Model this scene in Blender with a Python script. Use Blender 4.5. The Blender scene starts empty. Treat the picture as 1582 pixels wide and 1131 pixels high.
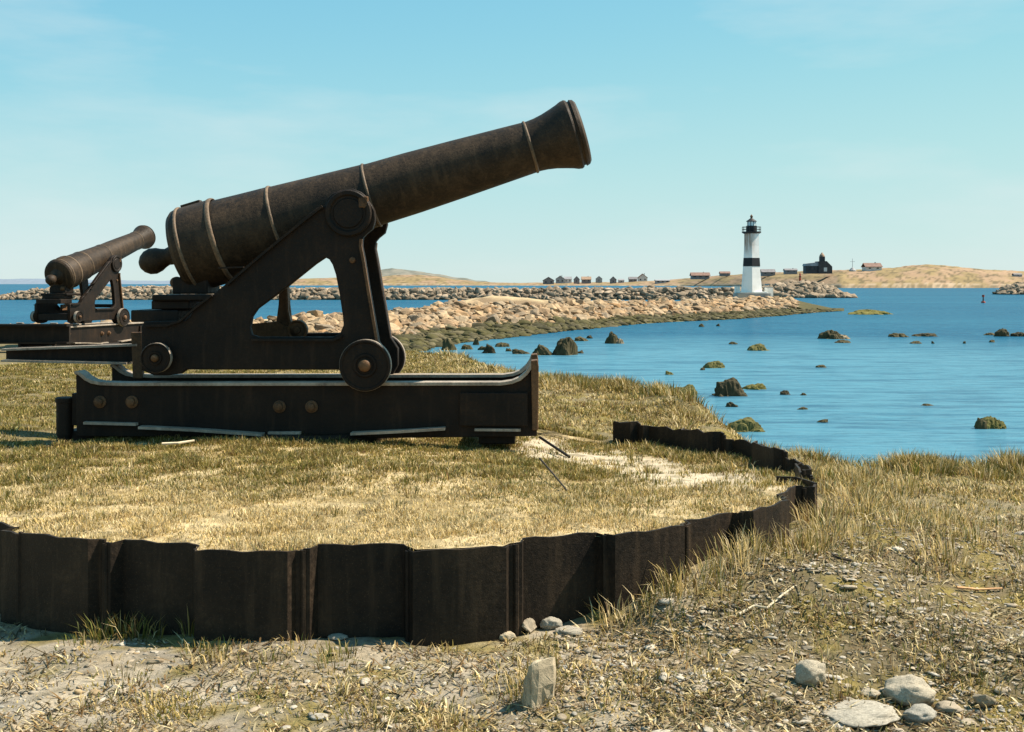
import bpy, bmesh, math, random
import numpy as np
from mathutils import Vector, Matrix, noise as mnoise

# ------------------------------------------------------------------ camera, sky, sun
S = bpy.context.scene
COL = S.collection
R = math.radians
F = 1900.0          # focal length in photo pixels (photo 1582 wide)
HZ = 438.0          # horizon row in the photo
EYE = 1.9
WATER = -1.8

cam_d = bpy.data.cameras.new('camera')
cam = bpy.data.objects.new('camera', cam_d)
COL.objects.link(cam)
cam.location = (0, 0, EYE)
cam.rotation_euler = (R(90), 0, 0)
cam_d.sensor_width = 36.0
cam_d.lens = 36.0 * F / 1582.0
cam_d.shift_y = -(565.5 - HZ) / 1582.0
cam_d.clip_start = 0.1
cam_d.clip_end = 40000
S.camera = cam

SUN_AZ, SUN_EL = 12.0, 52.0
w = bpy.data.worlds.new('World')
S.world = w
w.use_nodes = True
nt = w.node_tree
nt.nodes.clear()
sky = nt.nodes.new('ShaderNodeTexSky')
sky.sky_type = 'NISHITA'
sky.sun_disc = False
sky.sun_elevation = R(SUN_EL)
sky.sun_rotation = R(90 - SUN_AZ)
sky.altitude = 0
sky.air_density = 1.0
sky.dust_density = 0.0
sky.ozone_density = 3.0
def wn(t, **k):
    x = nt.nodes.new(t)
    for q, v in k.items(): setattr(x, q, v)
    return x
# film-like response of the postcard: each channel of the sky compressed on its own
sep = wn('ShaderNodeSeparateColor'); comb = wn('ShaderNodeCombineColor')
nt.links.new(sky.outputs[0], sep.inputs[0])
for i, pts in enumerate((((0, 0), (.22, .27), (.40, .47), (.72, .63), (1, .74)), ((0, .2), (.36, .625), (.55, .755), (.74, .81), (1, .86)), ((0, .4), (.25, .62), (.55, .785), (.75, .80), (1, .83)))):
    sc_ = wn('ShaderNodeMath', operation='MULTIPLY'); sc_.inputs[1].default_value = .1
    cv = wn('ShaderNodeFloatCurve'); c_ = cv.mapping.curves[0]
    c_.points[0].location = pts[0]; c_.points[1].location = pts[-1]
    for q in pts[1:-1]: c_.points.new(*q)
    cv.mapping.update()
    ml = wn('ShaderNodeMath', operation='MULTIPLY'); ml.inputs[1].default_value = 4.66
    nt.links.new(sep.outputs[i], sc_.inputs[0]); nt.links.new(sc_.outputs[0], cv.inputs['Value']); nt.links.new(cv.outputs[0], ml.inputs[0]); nt.links.new(ml.outputs[0], comb.inputs[i])
# thin high cloud veil
wtc = wn('ShaderNodeTexCoord'); wmp = wn('ShaderNodeMapping'); wmp.inputs['Scale'].default_value = (1.6, 1.6, 7.0); wmp.inputs['Rotation'].default_value = (0, R(8), 0)
wno = wn('ShaderNodeTexNoise'); wno.inputs['Scale'].default_value = 1.7; wno.inputs['Detail'].default_value = 6; wno.inputs['Roughness'].default_value = .55
wrp = wn('ShaderNodeValToRGB'); wrp.color_ramp.elements[0].position = .47; wrp.color_ramp.elements[0].color = (0, 0, 0, 1)
wrp.color_ramp.elements[1].position = .78; wrp.color_ramp.elements[1].color = (.62, .62, .62, 1)
nt.links.new(wtc.outputs['Generated'], wmp.inputs[0]); nt.links.new(wmp.outputs[0], wno.inputs[0]); nt.links.new(wno.outputs[0], wrp.inputs[0])
wmx = wn('ShaderNodeMix', data_type='RGBA'); wmx.inputs['B'].default_value = (3.5, 4.0, 4.0, 1)
nt.links.new(wrp.outputs[0], wmx.inputs['Factor']); nt.links.new(comb.outputs[0], wmx.inputs['A'])
bg = wn('ShaderNodeBackground'); bg.inputs['Strength'].default_value = 0.1
wo = wn('ShaderNodeOutputWorld')
nt.links.new(wmx.outputs['Result'], bg.inputs['Color'])
nt.links.new(bg.outputs[0], wo.inputs['Surface'])

sd = bpy.data.lights.new('sun', 'SUN')
sd.energy = 5.0
sd.angle = R(0.53)
sd.color = (1.0, 0.885, 0.735)
so = bpy.data.objects.new('sun', sd)
COL.objects.link(so)
sdir = Vector((math.cos(R(SUN_EL)) * math.cos(R(SUN_AZ)), math.cos(R(SUN_EL)) * math.sin(R(SUN_AZ)), math.sin(R(SUN_EL))))
so.rotation_euler = sdir.to_track_quat('Z', 'Y').to_euler()

S.view_settings.view_transform = 'Standard'
S.view_settings.look = 'None'
S.view_settings.exposure = 1.1
S.view_settings.gamma = 1.0
S.render.engine = 'CYCLES'
S.cycles.max_bounces = 6

# ------------------------------------------------------------------ helpers
def P(px, py, Y):
    return Vector(((px - 791.0) * Y / F, Y, EYE - (py - HZ) * Y / F))

def PX(px, Y):
    return (px - 791.0) * Y / F

def tag(o, label=None, cat=None, group=None, kind=None):
    if label: o['label'] = label
    if cat: o['category'] = cat
    if group: o['group'] = group
    if kind: o['kind'] = kind
    return o

def empty(name, loc, rz=0):
    o = bpy.data.objects.new(name, None)
    COL.objects.link(o)
    o.empty_display_size = 0.2
    o.location = loc
    o.rotation_euler = (0, 0, rz)
    return o

def copy_tree(o, parent=None):
    c = o.copy()
    COL.objects.link(c)
    if parent: c.parent = parent
    for ch in list(o.children):
        copy_tree(ch, c)
    return c

def mesh_obj(name, me, mat=None, parent=None):
    o = bpy.data.objects.new(name, me)
    COL.objects.link(o)
    if mat: 
        me.materials.clear(); me.materials.append(mat)
    if parent: o.parent = parent
    return o

class MB:
    def __init__(s):
        s.bm = bmesh.new()
    def box(s, x0, x1, y0, y1, z0, z1):
        v = [s.bm.verts.new(c) for c in ((x0,y0,z0),(x1,y0,z0),(x1,y1,z0),(x0,y1,z0),(x0,y0,z1),(x1,y0,z1),(x1,y1,z1),(x0,y1,z1))]
        for f in ((3,2,1,0),(4,5,6,7),(0,1,5,4),(1,2,6,5),(2,3,7,6),(3,0,4,7)):
            s.bm.faces.new([v[i] for i in f])
        return s
    def prism(s, pts, y0, y1):          # polygon in xz, extruded along y
        a = [s.bm.verts.new((p[0], y0, p[1])) for p in pts]
        b = [s.bm.verts.new((p[0], y1, p[1])) for p in pts]
        n = len(pts)
        s.bm.faces.new(a); s.bm.faces.new(b[::-1])
        for i in range(n):
            j = (i + 1) % n
            s.bm.faces.new((a[j], a[i], b[i], b[j]))
        return s
    def prismz(s, pts, z0, z1):         # polygon in xy, extruded along z
        a = [s.bm.verts.new((p[0], p[1], z0)) for p in pts]
        b = [s.bm.verts.new((p[0], p[1], z1)) for p in pts]
        n = len(pts)
        s.bm.faces.new(a[::-1]); s.bm.faces.new(b)
        for i in range(n):
            j = (i + 1) % n
            s.bm.faces.new((a[i], a[j], b[j], b[i]))
        return s
    def band(s, pts, t, y0, y1):        # ribbon along a polyline in xz, thickness t to its left
        n = len(pts)
        P2 = [Vector(p) for p in pts]
        off = []
        for i in range(n):
            d = (P2[min(i+1,n-1)] - P2[max(i-1,0)]).normalized()
            off.append(P2[i] + Vector((-d.y, d.x)) * t)
        rows = []
        for i in range(n):
            p, q = P2[i], off[i]
            rows.append([s.bm.verts.new(c) for c in ((p.x,y0,p.y),(p.x,y1,p.y),(q.x,y1,q.y),(q.x,y0,q.y))])
        for i in range(n-1):
            a, b = rows[i], rows[i+1]
            for k in range(4):
                l = (k+1) % 4
                s.bm.faces.new((a[k], a[l], b[l], b[k]))
        s.bm.faces.new(rows[0][::-1]); s.bm.faces.new(rows[-1])
        return s
    def lathe(s, prof, n=48, M=None, caps=True):    # prof (axial, radius), axis = x unless M
        M = M or Matrix.Identity(4)
        rings = []
        for a, r in prof:
            if r < 1e-5:
                rings.append([s.bm.verts.new(M @ Vector((a, 0, 0)))])
            else:
                rings.append([s.bm.verts.new(M @ Vector((a, r*math.cos(2*math.pi*k/n), r*math.sin(2*math.pi*k/n)))) for k in range(n)])
        for A, B in zip(rings, rings[1:]):
            for k in range(n):
                l = (k+1) % n
                if len(A) == 1 and len(B) == 1: continue
                if len(A) == 1: s.bm.faces.new((A[0], B[l], B[k]))
                elif len(B) == 1: s.bm.faces.new((A[k], A[l], B[0]))
                else: s.bm.faces.new((A[k], A[l], B[l], B[k]))
        if caps:
            if len(rings[0]) > 1: s.bm.faces.new(rings[0][::-1])
            if len(rings[-1]) > 1: s.bm.faces.new(rings[-1])
        return s
    def build(s, name, mat, parent=None, smooth=None, bevel=0):
        bm = s.bm
        bmesh.ops.recalc_face_normals(bm, faces=bm.faces)
        me = bpy.data.meshes.new(name)
        bm.to_mesh(me); bm.free()
        o = mesh_obj(name, me, mat, parent)
        if bevel:
            md = o.modifiers.new('bevel', 'BEVEL'); md.width = bevel; md.segments = 2; md.limit_method = 'ANGLE'; md.angle_limit = R(35)
        if smooth is not None:
            for p in me.polygons: p.use_smooth = True
            ang = math.radians(smooth)
            bm2 = bmesh.new(); bm2.from_mesh(me)
            for e in bm2.edges:
                e.smooth = not (len(e.link_faces) == 2 and e.calc_face_angle(0) > ang)
            bm2.to_mesh(me); bm2.free()
        return o

MX = lambda loc, rot=(0,0,0): Matrix.Translation(loc) @ Matrix.Rotation(rot[2],4,'Z') @ Matrix.Rotation(rot[1],4,'Y') @ Matrix.Rotation(rot[0],4,'X')
ALONG_Y = Matrix.Rotation(R(90), 4, 'Z')
ALONG_Z = Matrix.Rotation(R(-90), 4, 'Y')

def shape_obj(name, loops, y0, y1, mat, parent, bevel=0.008):
    """flat plate in the xz plane with holes, extruded along y"""
    cu = bpy.data.curves.new(name, 'CURVE')
    cu.dimensions = '2D'; cu.fill_mode = 'BOTH'
    cu.extrude = (y1 - y0) / 2 - bevel
    cu.bevel_depth = bevel; cu.bevel_resolution = 1; cu.offset = -bevel
    for lp in loops:
        sp = cu.splines.new('POLY')
        sp.points.add(len(lp) - 1)
        for i, p in enumerate(lp): sp.points[i].co = (p[0], p[1], 0, 1)
        sp.use_cyclic_u = True
    tmp = bpy.data.objects.new('tmp', cu)
    COL.objects.link(tmp)
    dg = bpy.context.evaluated_depsgraph_get()
    me = bpy.data.meshes.new_from_object(tmp.evaluated_get(dg))
    bpy.data.objects.remove(tmp); bpy.data.curves.remove(cu)
    me.transform(Matrix.Translation((0, (y0+y1)/2, 0)) @ Matrix.Rotation(R(90), 4, 'X'))
    me.name = name
    return mesh_obj(name, me, mat, parent)

# --- numpy noise
def vn(x, y, seed=0):
    xi = np.floor(x).astype(np.int64); yi = np.floor(y).astype(np.int64)
    xf = x - xi; yf = y - yi
    u = xf*xf*(3-2*xf); v = yf*yf*(3-2*yf)
    def h(a, b):
        n = (a*374761393 + b*668265263 + seed*1442695041) & 0xffffffff
        n = ((n ^ (n >> 13)) * 1274126177) & 0xffffffff
        n = n ^ (n >> 16)
        return (n & 0xffff) / 65535.0
    return (h(xi,yi)*(1-u)+h(xi+1,yi)*u)*(1-v) + (h(xi,yi+1)*(1-u)+h(xi+1,yi+1)*u)*v
def fbm(x, y, seed=0, o=4):
    t = 0; a = .5; f = 1
    for i in range(o):
        t = t + a*vn(x*f, y*f, seed+i*17); a *= .5; f *= 2.03
    return t / (1 - .5**o)
def sstep(a, b, x):
    t = np.clip((x-a)/(b-a), 0, 1); return t*t*(3-2*t)

def np_mesh(name, verts, loops, starts, totals, mat=None, colors=None, smooth=False):
    me = bpy.data.meshes.new(name)
    me.vertices.add(len(verts)); me.vertices.foreach_set('co', np.asarray(verts, np.float32).ravel())
    me.loops.add(len(loops)); me.loops.foreach_set('vertex_index', np.asarray(loops, np.int32))
    me.polygons.add(len(starts))
    me.polygons.foreach_set('loop_start', np.asarray(starts, np.int32))
    me.polygons.foreach_set('loop_total', np.asarray(totals, np.int32))
    if smooth: me.polygons.foreach_set('use_smooth', np.ones(len(starts), bool))
    if colors is not None:
        ca = me.color_attributes.new('tint', 'FLOAT_COLOR', 'POINT')
        c = np.ones((len(verts), 4), np.float32); c[:, :3] = colors
        ca.data.foreach_set('color', c.ravel())
    me.update(calc_edges=True)
    me.validate()
    if mat: me.materials.append(mat)
    return me

def grid_mesh(name, XS, YS, Z, mat, colors=None):
    """XS,YS,Z 2D arrays (rows,cols)"""
    r, c = XS.shape
    v = np.stack([XS.ravel(), YS.ravel(), Z.ravel()], 1)
    i = (np.arange(r-1)[:, None]*c + np.arange(c-1)[None, :]).ravel()
    q = np.stack([i, i+1, i+c+1, i+c], 1)
    n = len(q)
    return np_mesh(name, v, q.ravel(), np.arange(n)*4, np.full(n, 4), mat, colors, True)

# ------------------------------------------------------------------ materials
class NT:
    def __init__(s, name):
        s.m = bpy.data.materials.new(name); s.m.use_nodes = True
        s.t = s.m.node_tree; s.t.nodes.clear()
        s.out = s.n('ShaderNodeOutputMaterial'); s.b = s.n('ShaderNodeBsdfPrincipled')
        s.l(s.b.outputs[0], s.out.inputs[0])
        s.tc = s.n('ShaderNodeTexCoord')
    def n(s, t, **k):
        x = s.t.nodes.new(t)
        for a, v in k.items(): setattr(x, a, v)
        return x
    def l(s, a, b): s.t.links.new(a, b)
    def noise(s, scale, detail=4, rough=.55, co=None, stretch=None, dist=0):
        x = s.n('ShaderNodeTexNoise')
        x.inputs['Scale'].default_value = scale; x.inputs['Detail'].default_value = detail
        x.inputs['Roughness'].default_value = rough; x.inputs['Distortion'].default_value = dist
        co = co or s.tc.outputs['Object']
        if stretch:
            mp = s.n('ShaderNodeMapping'); mp.inputs['Scale'].default_value = stretch
            s.l(co, mp.inputs[0]); co = mp.outputs[0]
        s.l(co, x.inputs['Vector'])
        return x.outputs['Fac']
    def ramp(s, fac, stops, interp='LINEAR'):
        x = s.n('ShaderNodeValToRGB'); e = x.color_ramp.elements
        x.color_ramp.interpolation = interp
        while len(e) < len(stops): e.new(.5)
        for i, (p, c) in enumerate(stops):
            e[i].position = p; e[i].color = (*c, 1) if not isinstance(c, (int, float)) else (c, c, c, 1)
        s.l(fac, x.inputs[0]); return x.outputs[0]
    def mix(s, fac, a, b, mode='MIX'):
        x = s.n('ShaderNodeMix', data_type='RGBA', blend_type=mode)
        for sock, v in ((x.inputs['Factor'], fac), (x.inputs['A'], a), (x.inputs['B'], b)):
            if isinstance(v, (int, float)): sock.default_value = v
            elif isinstance(v, tuple): sock.default_value = (*v, 1)
            else: s.l(v, sock)
        return x.outputs['Result']
    def attr(s, name='tint'):
        x = s.n('ShaderNodeAttribute'); x.attribute_name = name; return x.outputs['Color']
    def island(s):
        return s.n('ShaderNodeNewGeometry').outputs['Random Per Island']
    def objrand(s):
        return s.n('ShaderNodeObjectInfo').outputs['Random']
    def bump(s, h, strength=.4, dist=.02, prev=None):
        x = s.n('ShaderNodeBump'); x.inputs['Strength'].default_value = strength; x.inputs['Distance'].default_value = dist
        s.l(h, x.inputs['Height'])
        if prev: s.l(prev, x.inputs['Normal'])
        return x.outputs[0]
    def done(s, color=None, rough=.8, normal=None, spec=None, metal=None):
        for sock, v in (('Base Color', color), ('Roughness', rough), ('Specular IOR Level', spec), ('Metallic', metal)):
            if v is None: continue
            if isinstance(v, (int, float)): s.b.inputs[sock].default_value = v
            elif isinstance(v, tuple): s.b.inputs[sock].default_value = (*v, 1)
            else: s.l(v, s.b.inputs[sock])
        if normal: s.l(normal, s.b.inputs['Normal'])
        return s.m

def iron_mat(name, dark, rust, amount=.5, rough=(.42, .7), scale=1.0):
    t = NT(name)
    n1 = t.noise(3.2*scale, 6, .62); n2 = t.noise(38*scale, 5, .7); n3 = t.noise(150*scale, 2, .5)
    m = t.mix(.45, n1, n2)
    c = t.ramp(m, [(.36, dark), (.36+.28*(1-amount)+.02, tuple((a*2+b)/3 for a, b in zip(dark, rust))), (.70, rust)])
    streak = t.noise(9*scale, 4, .6, stretch=(1.6, 1.6, .18))
    c = t.mix(t.ramp(streak, [(.52, 0), (.75, .55)]), c, tuple(x*1.25 for x in rust))
    sp = t.ramp(n3, [(.62, 0), (.72, .5)])
    c = t.mix(sp, c, tuple(x*1.7 for x in rust))
    bp = t.bump(n2, .35, .012); bp = t.bump(n3, .35, .004, bp)
    r = t.ramp(n2, [(.3, rough[0]), (.7, rough[1])])
    return t.done(c, r, bp, .16)

M = {}
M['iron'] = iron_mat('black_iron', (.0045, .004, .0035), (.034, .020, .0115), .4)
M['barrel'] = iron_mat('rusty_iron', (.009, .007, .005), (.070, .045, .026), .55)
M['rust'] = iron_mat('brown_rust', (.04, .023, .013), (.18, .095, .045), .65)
M['ring'] = iron_mat('ring_iron_painted_glint', (.05, .037, .025), (.22, .15, .095), .6)  # lighter than the barrel: the rings' lit lines are painted in
M['worn_glint'] = iron_mat('worn_iron_painted_glint', (.14, .11, .085), (.40, .34, .27), .75)  # rail wear, with the glint of sunlit edges painted in
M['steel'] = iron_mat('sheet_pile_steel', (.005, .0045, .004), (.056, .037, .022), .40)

def attr_mat(name, rough=.85, var=.25, bumpscale=None, bstr=.4, bd=.02, spec=.2, trans=0):
    t = NT(name)
    c = t.attr()
    n = t.noise(6, 5, .6) if bumpscale else None
    k = t.ramp(t.noise(bumpscale or 12, 6, .65), [(.25, 1-var), (.75, 1+var)])
    c = t.mix(1.0, c, k, 'MULTIPLY')
    bp = t.bump(t.noise(bumpscale, 6, .7), bstr, bd) if bumpscale else None
    return t.done(c, rough, bp, spec)

M['soil'] = attr_mat('soil', .95, .35, 22, .7, .03)
def fine(m):  # second, finer grain over the soil
    pass
def blade_mat():
    t = NT('grass_blades')
    c = t.attr()
    v = t.ramp(t.island(), [(0, .62), (1, 1.3)])
    c = t.mix(1.0, c, v, 'MULTIPLY')
    t.done(c, .7, None, .25)
    tr = t.n('ShaderNodeBsdfTranslucent'); t.l(c, tr.inputs[0])
    ms = t.n('ShaderNodeMixShader'); ms.inputs[0].default_value = .28
    t.l(t.b.outputs[0], ms.inputs[1]); t.l(tr.outputs[0], ms.inputs[2]); t.l(ms.outputs[0], t.out.inputs[0])
    return t.m
M['blade'] = blade_mat()

def stone_mat(name, cols, scale=3.0, rnd='object', rough=.85, weed=None):
    t = NT(name)
    r = t.objrand() if rnd == 'object' else t.island()
    base = t.ramp(r, [(i/(len(cols)-1), c) for i, c in enumerate(cols)])
    n1 = t.noise(scale, 6, .65); n2 = t.noise(scale*9, 4, .7)
    c = t.mix(1.0, base, t.ramp(n1, [(.3, .62), (.7, 1.25)]), 'MULTIPLY')
    c = t.mix(t.ramp(n2, [(.6, 0), (.7, .5)]), c, (.10, .085, .06))
    if weed:
        g = t.n('ShaderNodeNewGeometry'); sx = t.n('ShaderNodeSeparateXYZ'); t.l(g.outputs['Position'], sx.inputs[0])
        ad = t.n('ShaderNodeMath', operation='MULTIPLY_ADD'); t.l(n1, ad.inputs[0]); ad.inputs[1].default_value = .7; t.l(sx.outputs[2], ad.inputs[2])
        mr = t.n('ShaderNodeMapRange'); t.l(ad.outputs[0], mr.inputs[0]); mr.inputs[1].default_value = weed[0]; mr.inputs[2].default_value = weed[1]
        mr.inputs[3].default_value = 1; mr.inputs[4].default_value = 0
        c = t.mix(mr.outputs[0], c, weed[2])
    bp = t.bump(n1, .5, .15/scale); bp = t.bump(n2, .5, .05/scale, bp)
    return t.done(c, rough, bp, .1)
ROCKS = [(.29, .195, .115), (.18, .125, .075), (.36, .255, .15), (.24, .19, .135), (.40, .295, .18), (.31, .18, .085)]
M['boulder'] = stone_mat('tan_boulder', ROCKS, 2.0, 'object', .85, (-1.4, -.9, (.055, .05, .022)))
M['boulder_stuff'] = stone_mat('tan_boulder_mass', ROCKS, 2.0, 'island', .85, (-1.4, -.9, (.055, .05, .022)))
M['armour'] = stone_mat('armour_stone', [(.28, .215, .15), (.17, .135, .095), (.36, .28, .20)], .8, 'island', .9, (-1.5, -.8, (.04, .035, .02)))
M['weedstone'] = stone_mat('weedy_stone', [(.06, .055, .022), (.085, .075, .03), (.04, .036, .018), (.13, .11, .06)], 3, 'island', .8)
M['searock'] = stone_mat('wet_weedy_rock', [(.055, .048, .024), (.085, .07, .032), (.04, .035, .02)], 2.2, 'object', .75)
M['greenrock'] = stone_mat('weed_green_rock', [(.14, .125, .035), (.10, .095, .03), (.12, .11, .04)], 2.2, 'object', .85)
M['palestone'] = stone_mat('pale_stone', [(.42, .36, .26), (.33, .31, .26), (.46, .38, .26)], 9, 'object', .85)
M['tanrock'] = stone_mat('tan_sea_rock', [(.20, .165, .11), (.26, .21, .14)], 3, 'object', .85)
M['slab'] = stone_mat('slab_stone', [(.42, .35, .24), (.42, .35, .24)], 9, 'object', .9)
M['gravel'] = stone_mat('gravel_stones', [(.26, .215, .15), (.36, .30, .22), (.18, .15, .105), (.46, .41, .33), (.24, .225, .19), (.31, .225, .125)], 30, 'island', .85)

def flat_mat(name, col, rough=.7, var=.2, scale=4):
    t = NT(name)
    c = t.mix(1.0, col, t.ramp(t.noise(scale, 5, .6), [(.3, 1-var), (.7, 1+var)]), 'MULTIPLY')
    return t.done(c, rough, t.bump(t.noise(scale*8, 3), .2, .01), .3)

# ------------------------------------------------------------------ water
def water_mat():
    t = NT('sea_water')
    co = t.tc.outputs['Object']
    a = t.noise(.9, 3, .6, co, (.55, 1.5, 1)); b = t.noise(3.6, 4, .65, co, (.6, 1.3, 1)); d = t.noise(.05, 3, .55, co, (.5, 1.6, 1))
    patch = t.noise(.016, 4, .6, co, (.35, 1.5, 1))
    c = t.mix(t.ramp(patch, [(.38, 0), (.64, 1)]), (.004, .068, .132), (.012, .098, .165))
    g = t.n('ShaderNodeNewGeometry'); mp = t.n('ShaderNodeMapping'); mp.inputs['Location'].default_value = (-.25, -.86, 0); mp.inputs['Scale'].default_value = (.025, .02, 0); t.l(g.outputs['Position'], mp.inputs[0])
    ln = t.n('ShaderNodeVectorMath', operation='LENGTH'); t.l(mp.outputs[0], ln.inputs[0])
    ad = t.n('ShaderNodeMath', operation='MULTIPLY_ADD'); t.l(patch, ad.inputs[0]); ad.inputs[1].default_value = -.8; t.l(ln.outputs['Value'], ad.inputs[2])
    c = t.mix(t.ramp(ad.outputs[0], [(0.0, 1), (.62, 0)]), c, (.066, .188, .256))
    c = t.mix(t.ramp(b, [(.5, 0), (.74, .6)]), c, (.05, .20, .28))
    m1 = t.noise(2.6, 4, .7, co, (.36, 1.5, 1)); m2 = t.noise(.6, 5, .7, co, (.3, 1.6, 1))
    c = t.mix(t.ramp(m1, [(.30, .5), (.52, 0)]), c, (.002, .030, .075))  # wave troughs darkened in the colour itself
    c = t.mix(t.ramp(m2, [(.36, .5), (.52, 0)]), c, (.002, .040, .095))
    c = t.mix(t.ramp(m1, [(.60, 0), (.74, .55)]), c, (.07, .24, .31))  # pale ripple crests painted into the colour
    bp = t.bump(d, .5, 1.2); bp = t.bump(a, .6, .20, bp); bp = t.bump(b, .7, .07, bp)
    df = t.n('ShaderNodeBsdfDiffuse'); t.l(c, df.inputs['Color']); t.l(bp, df.inputs['Normal'])
    gl = t.n('ShaderNodeBsdfGlossy'); gl.inputs['Roughness'].default_value = .16; t.l(bp, gl.inputs['Normal'])
    ms = t.n('ShaderNodeMixShader'); ms.inputs[0].default_value = .2
    t.l(df.outputs[0], ms.inputs[1]); t.l(gl.outputs[0], ms.inputs[2]); t.l(ms.outputs[0], t.out.inputs[0])
    return t.m
M['water'] = water_mat()
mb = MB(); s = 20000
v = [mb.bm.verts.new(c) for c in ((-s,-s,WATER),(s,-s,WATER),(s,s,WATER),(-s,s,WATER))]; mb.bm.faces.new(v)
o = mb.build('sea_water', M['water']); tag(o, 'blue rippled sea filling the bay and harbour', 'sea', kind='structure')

# ------------------------------------------------------------------ near ground
CX, CY, RW = -1.0, 9.5, 3.15
PER = 19.6; PH0 = -10.9
def wall_d(phi):
    t = np.mod((np.asarray(phi, float) - PH0), PER) / PER
    d = np.interp(t, [0, .435, .462, .528, .556, .965, 1.0], [.12, .12, .068, .068, 0, 0, .12])
    return np.where((np.asarray(phi) > -34) & (np.asarray(phi) < -29), .12, d)
def wall_xy(phi, extra=0.0):
    r = RW + wall_d(phi) + extra
    a = np.radians(phi)
    return CX + r*np.sin(a), CY - r*np.cos(a)

EDGE = np.array([(-80,42),(-20,40),(-11,37.5),(-7,35),(-4.5,31),(-2.6,27.5),(-1.0,23.9),(-.4,21.6),(.09,19.6),(.5,18.2),(1.56,17.6),(2.2,16.6),(2.5,15.1),(2.62,13.4),(2.95,12.5),(3.4,12.15),(3.9,12.25),(4.6,12.2),(5.2,12.5),(8,12.9),(14,13.2),(40,15),(90,18)], float)
def edge_dist(x, y):
    """signed distance to the bank edge, positive on the sea side"""
    best = np.full(x.shape, 1e9)
    for (ax, ay), (bx, by) in zip(EDGE[:-1], EDGE[1:]):
        dx, dy = bx-ax, by-ay
        t = np.clip(((x-ax)*dx+(y-ay)*dy)/(dx*dx+dy*dy), 0, 1)
        best = np.minimum(best, np.hypot(x-ax-t*dx, y-ay-t*dy))
    sgn = np.where(y > np.interp(x, EDGE[:,0], EDGE[:,1]), 1, -1)
    return best*sgn

OUT = np.array([(-8,4,0),(-3,6.2,.03),(-1,6.2,.07),(-1.8,6.2,.06),(0,6.3,.06),(.5,6.35,.07),(.95,6.65,.24),(1.5,7.15,.33),(2.15,8.0,.33),(2.4,9.5,.33),(2.1,11,.36),(1.3,12.7,.40),(.3,14,.48),(-3,14,.53),(-6,12,.53),(-4.7,9.9,.53),(-4.6,8.4,.02),(-3.6,7.0,0),(-5.6,8.2,.05),(-6.5,10,.53),(-8,19,.48),(-9,24.5,.42),(-10.4,30.1,.38),(-12,29,.38),(-4,22,.5),(0,5,0),(2,5.2,-.02),(3,6.5,.1),(4,5.5,0),(3.5,9,.2),(5,9,.14),(5,12.1,.03),(3.1,11.9,.03),(2.65,12.7,.06),(2.62,13.5,.08),(2.4,14.6,.2),(2.2,16,.4),(1.5,17.3,.4),(.4,17.8,.45),(0,19,.46),(-1.2,23,.46),(8,8,.05),(10,12,.04),(-15,15,.5),(-15,6,.1),(0,-3,0),(5,0,0),(-5,0,0),(-20,35,.2),(20,10,.1),(.3,12.6,.45)], float)
INN = np.array([(-3,7.3,.53),(-2,6.7,.53),(-1,6.5,.53),(0,6.6,.53),(.6,6.9,.53),(1.3,7.5,.52),(1.8,8.2,.50),(1.6,9.4,.38),(1.4,10.4,.33),(.7,11.6,.33),(.2,10.6,.42),(-1,9,.55),(-2,11,.53),(0,9.2,.52),(.8,8.6,.50),(-1,12,.53),(-4,10,.53)], float)
def idw(pts, x, y, p=3.0):
    num = np.zeros_like(x); den = np.zeros_like(x)
    for a, b, z in pts:
        wgt = 1.0/((x-a)**2 + (y-b)**2 + .02)**(p/2)
        num += wgt*z; den += wgt
    return num/den
def phi_of(x, y):
    return np.degrees(np.arctan2(x-CX, CY-y))
def walled(phi):
    return (phi > -89) & (phi < 143)
def z_out(x, y):
    z = idw(OUT, x, y)
    z = z + (fbm(x*1.3, y*1.3, 3)-.5)*.10 + (fbm(x*5, y*5, 9)-.5)*.035
    d = edge_dist(x, y)
    z = z + .05*np.exp(-((d+.35)/.3)**2)*(fbm(x*2.2, y*2.2, 5)*2-.6)
    k = sstep(-.15, 2.2, d)
    z = z*(1-k) + (-2.7)*k
    return z
def z_in(x, y):
    z = idw(INN, x, y)
    return z + (fbm(x*1.6, y*1.6, 21)-.5)*.05 + (fbm(x*6, y*6, 29)-.5)*.02

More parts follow.
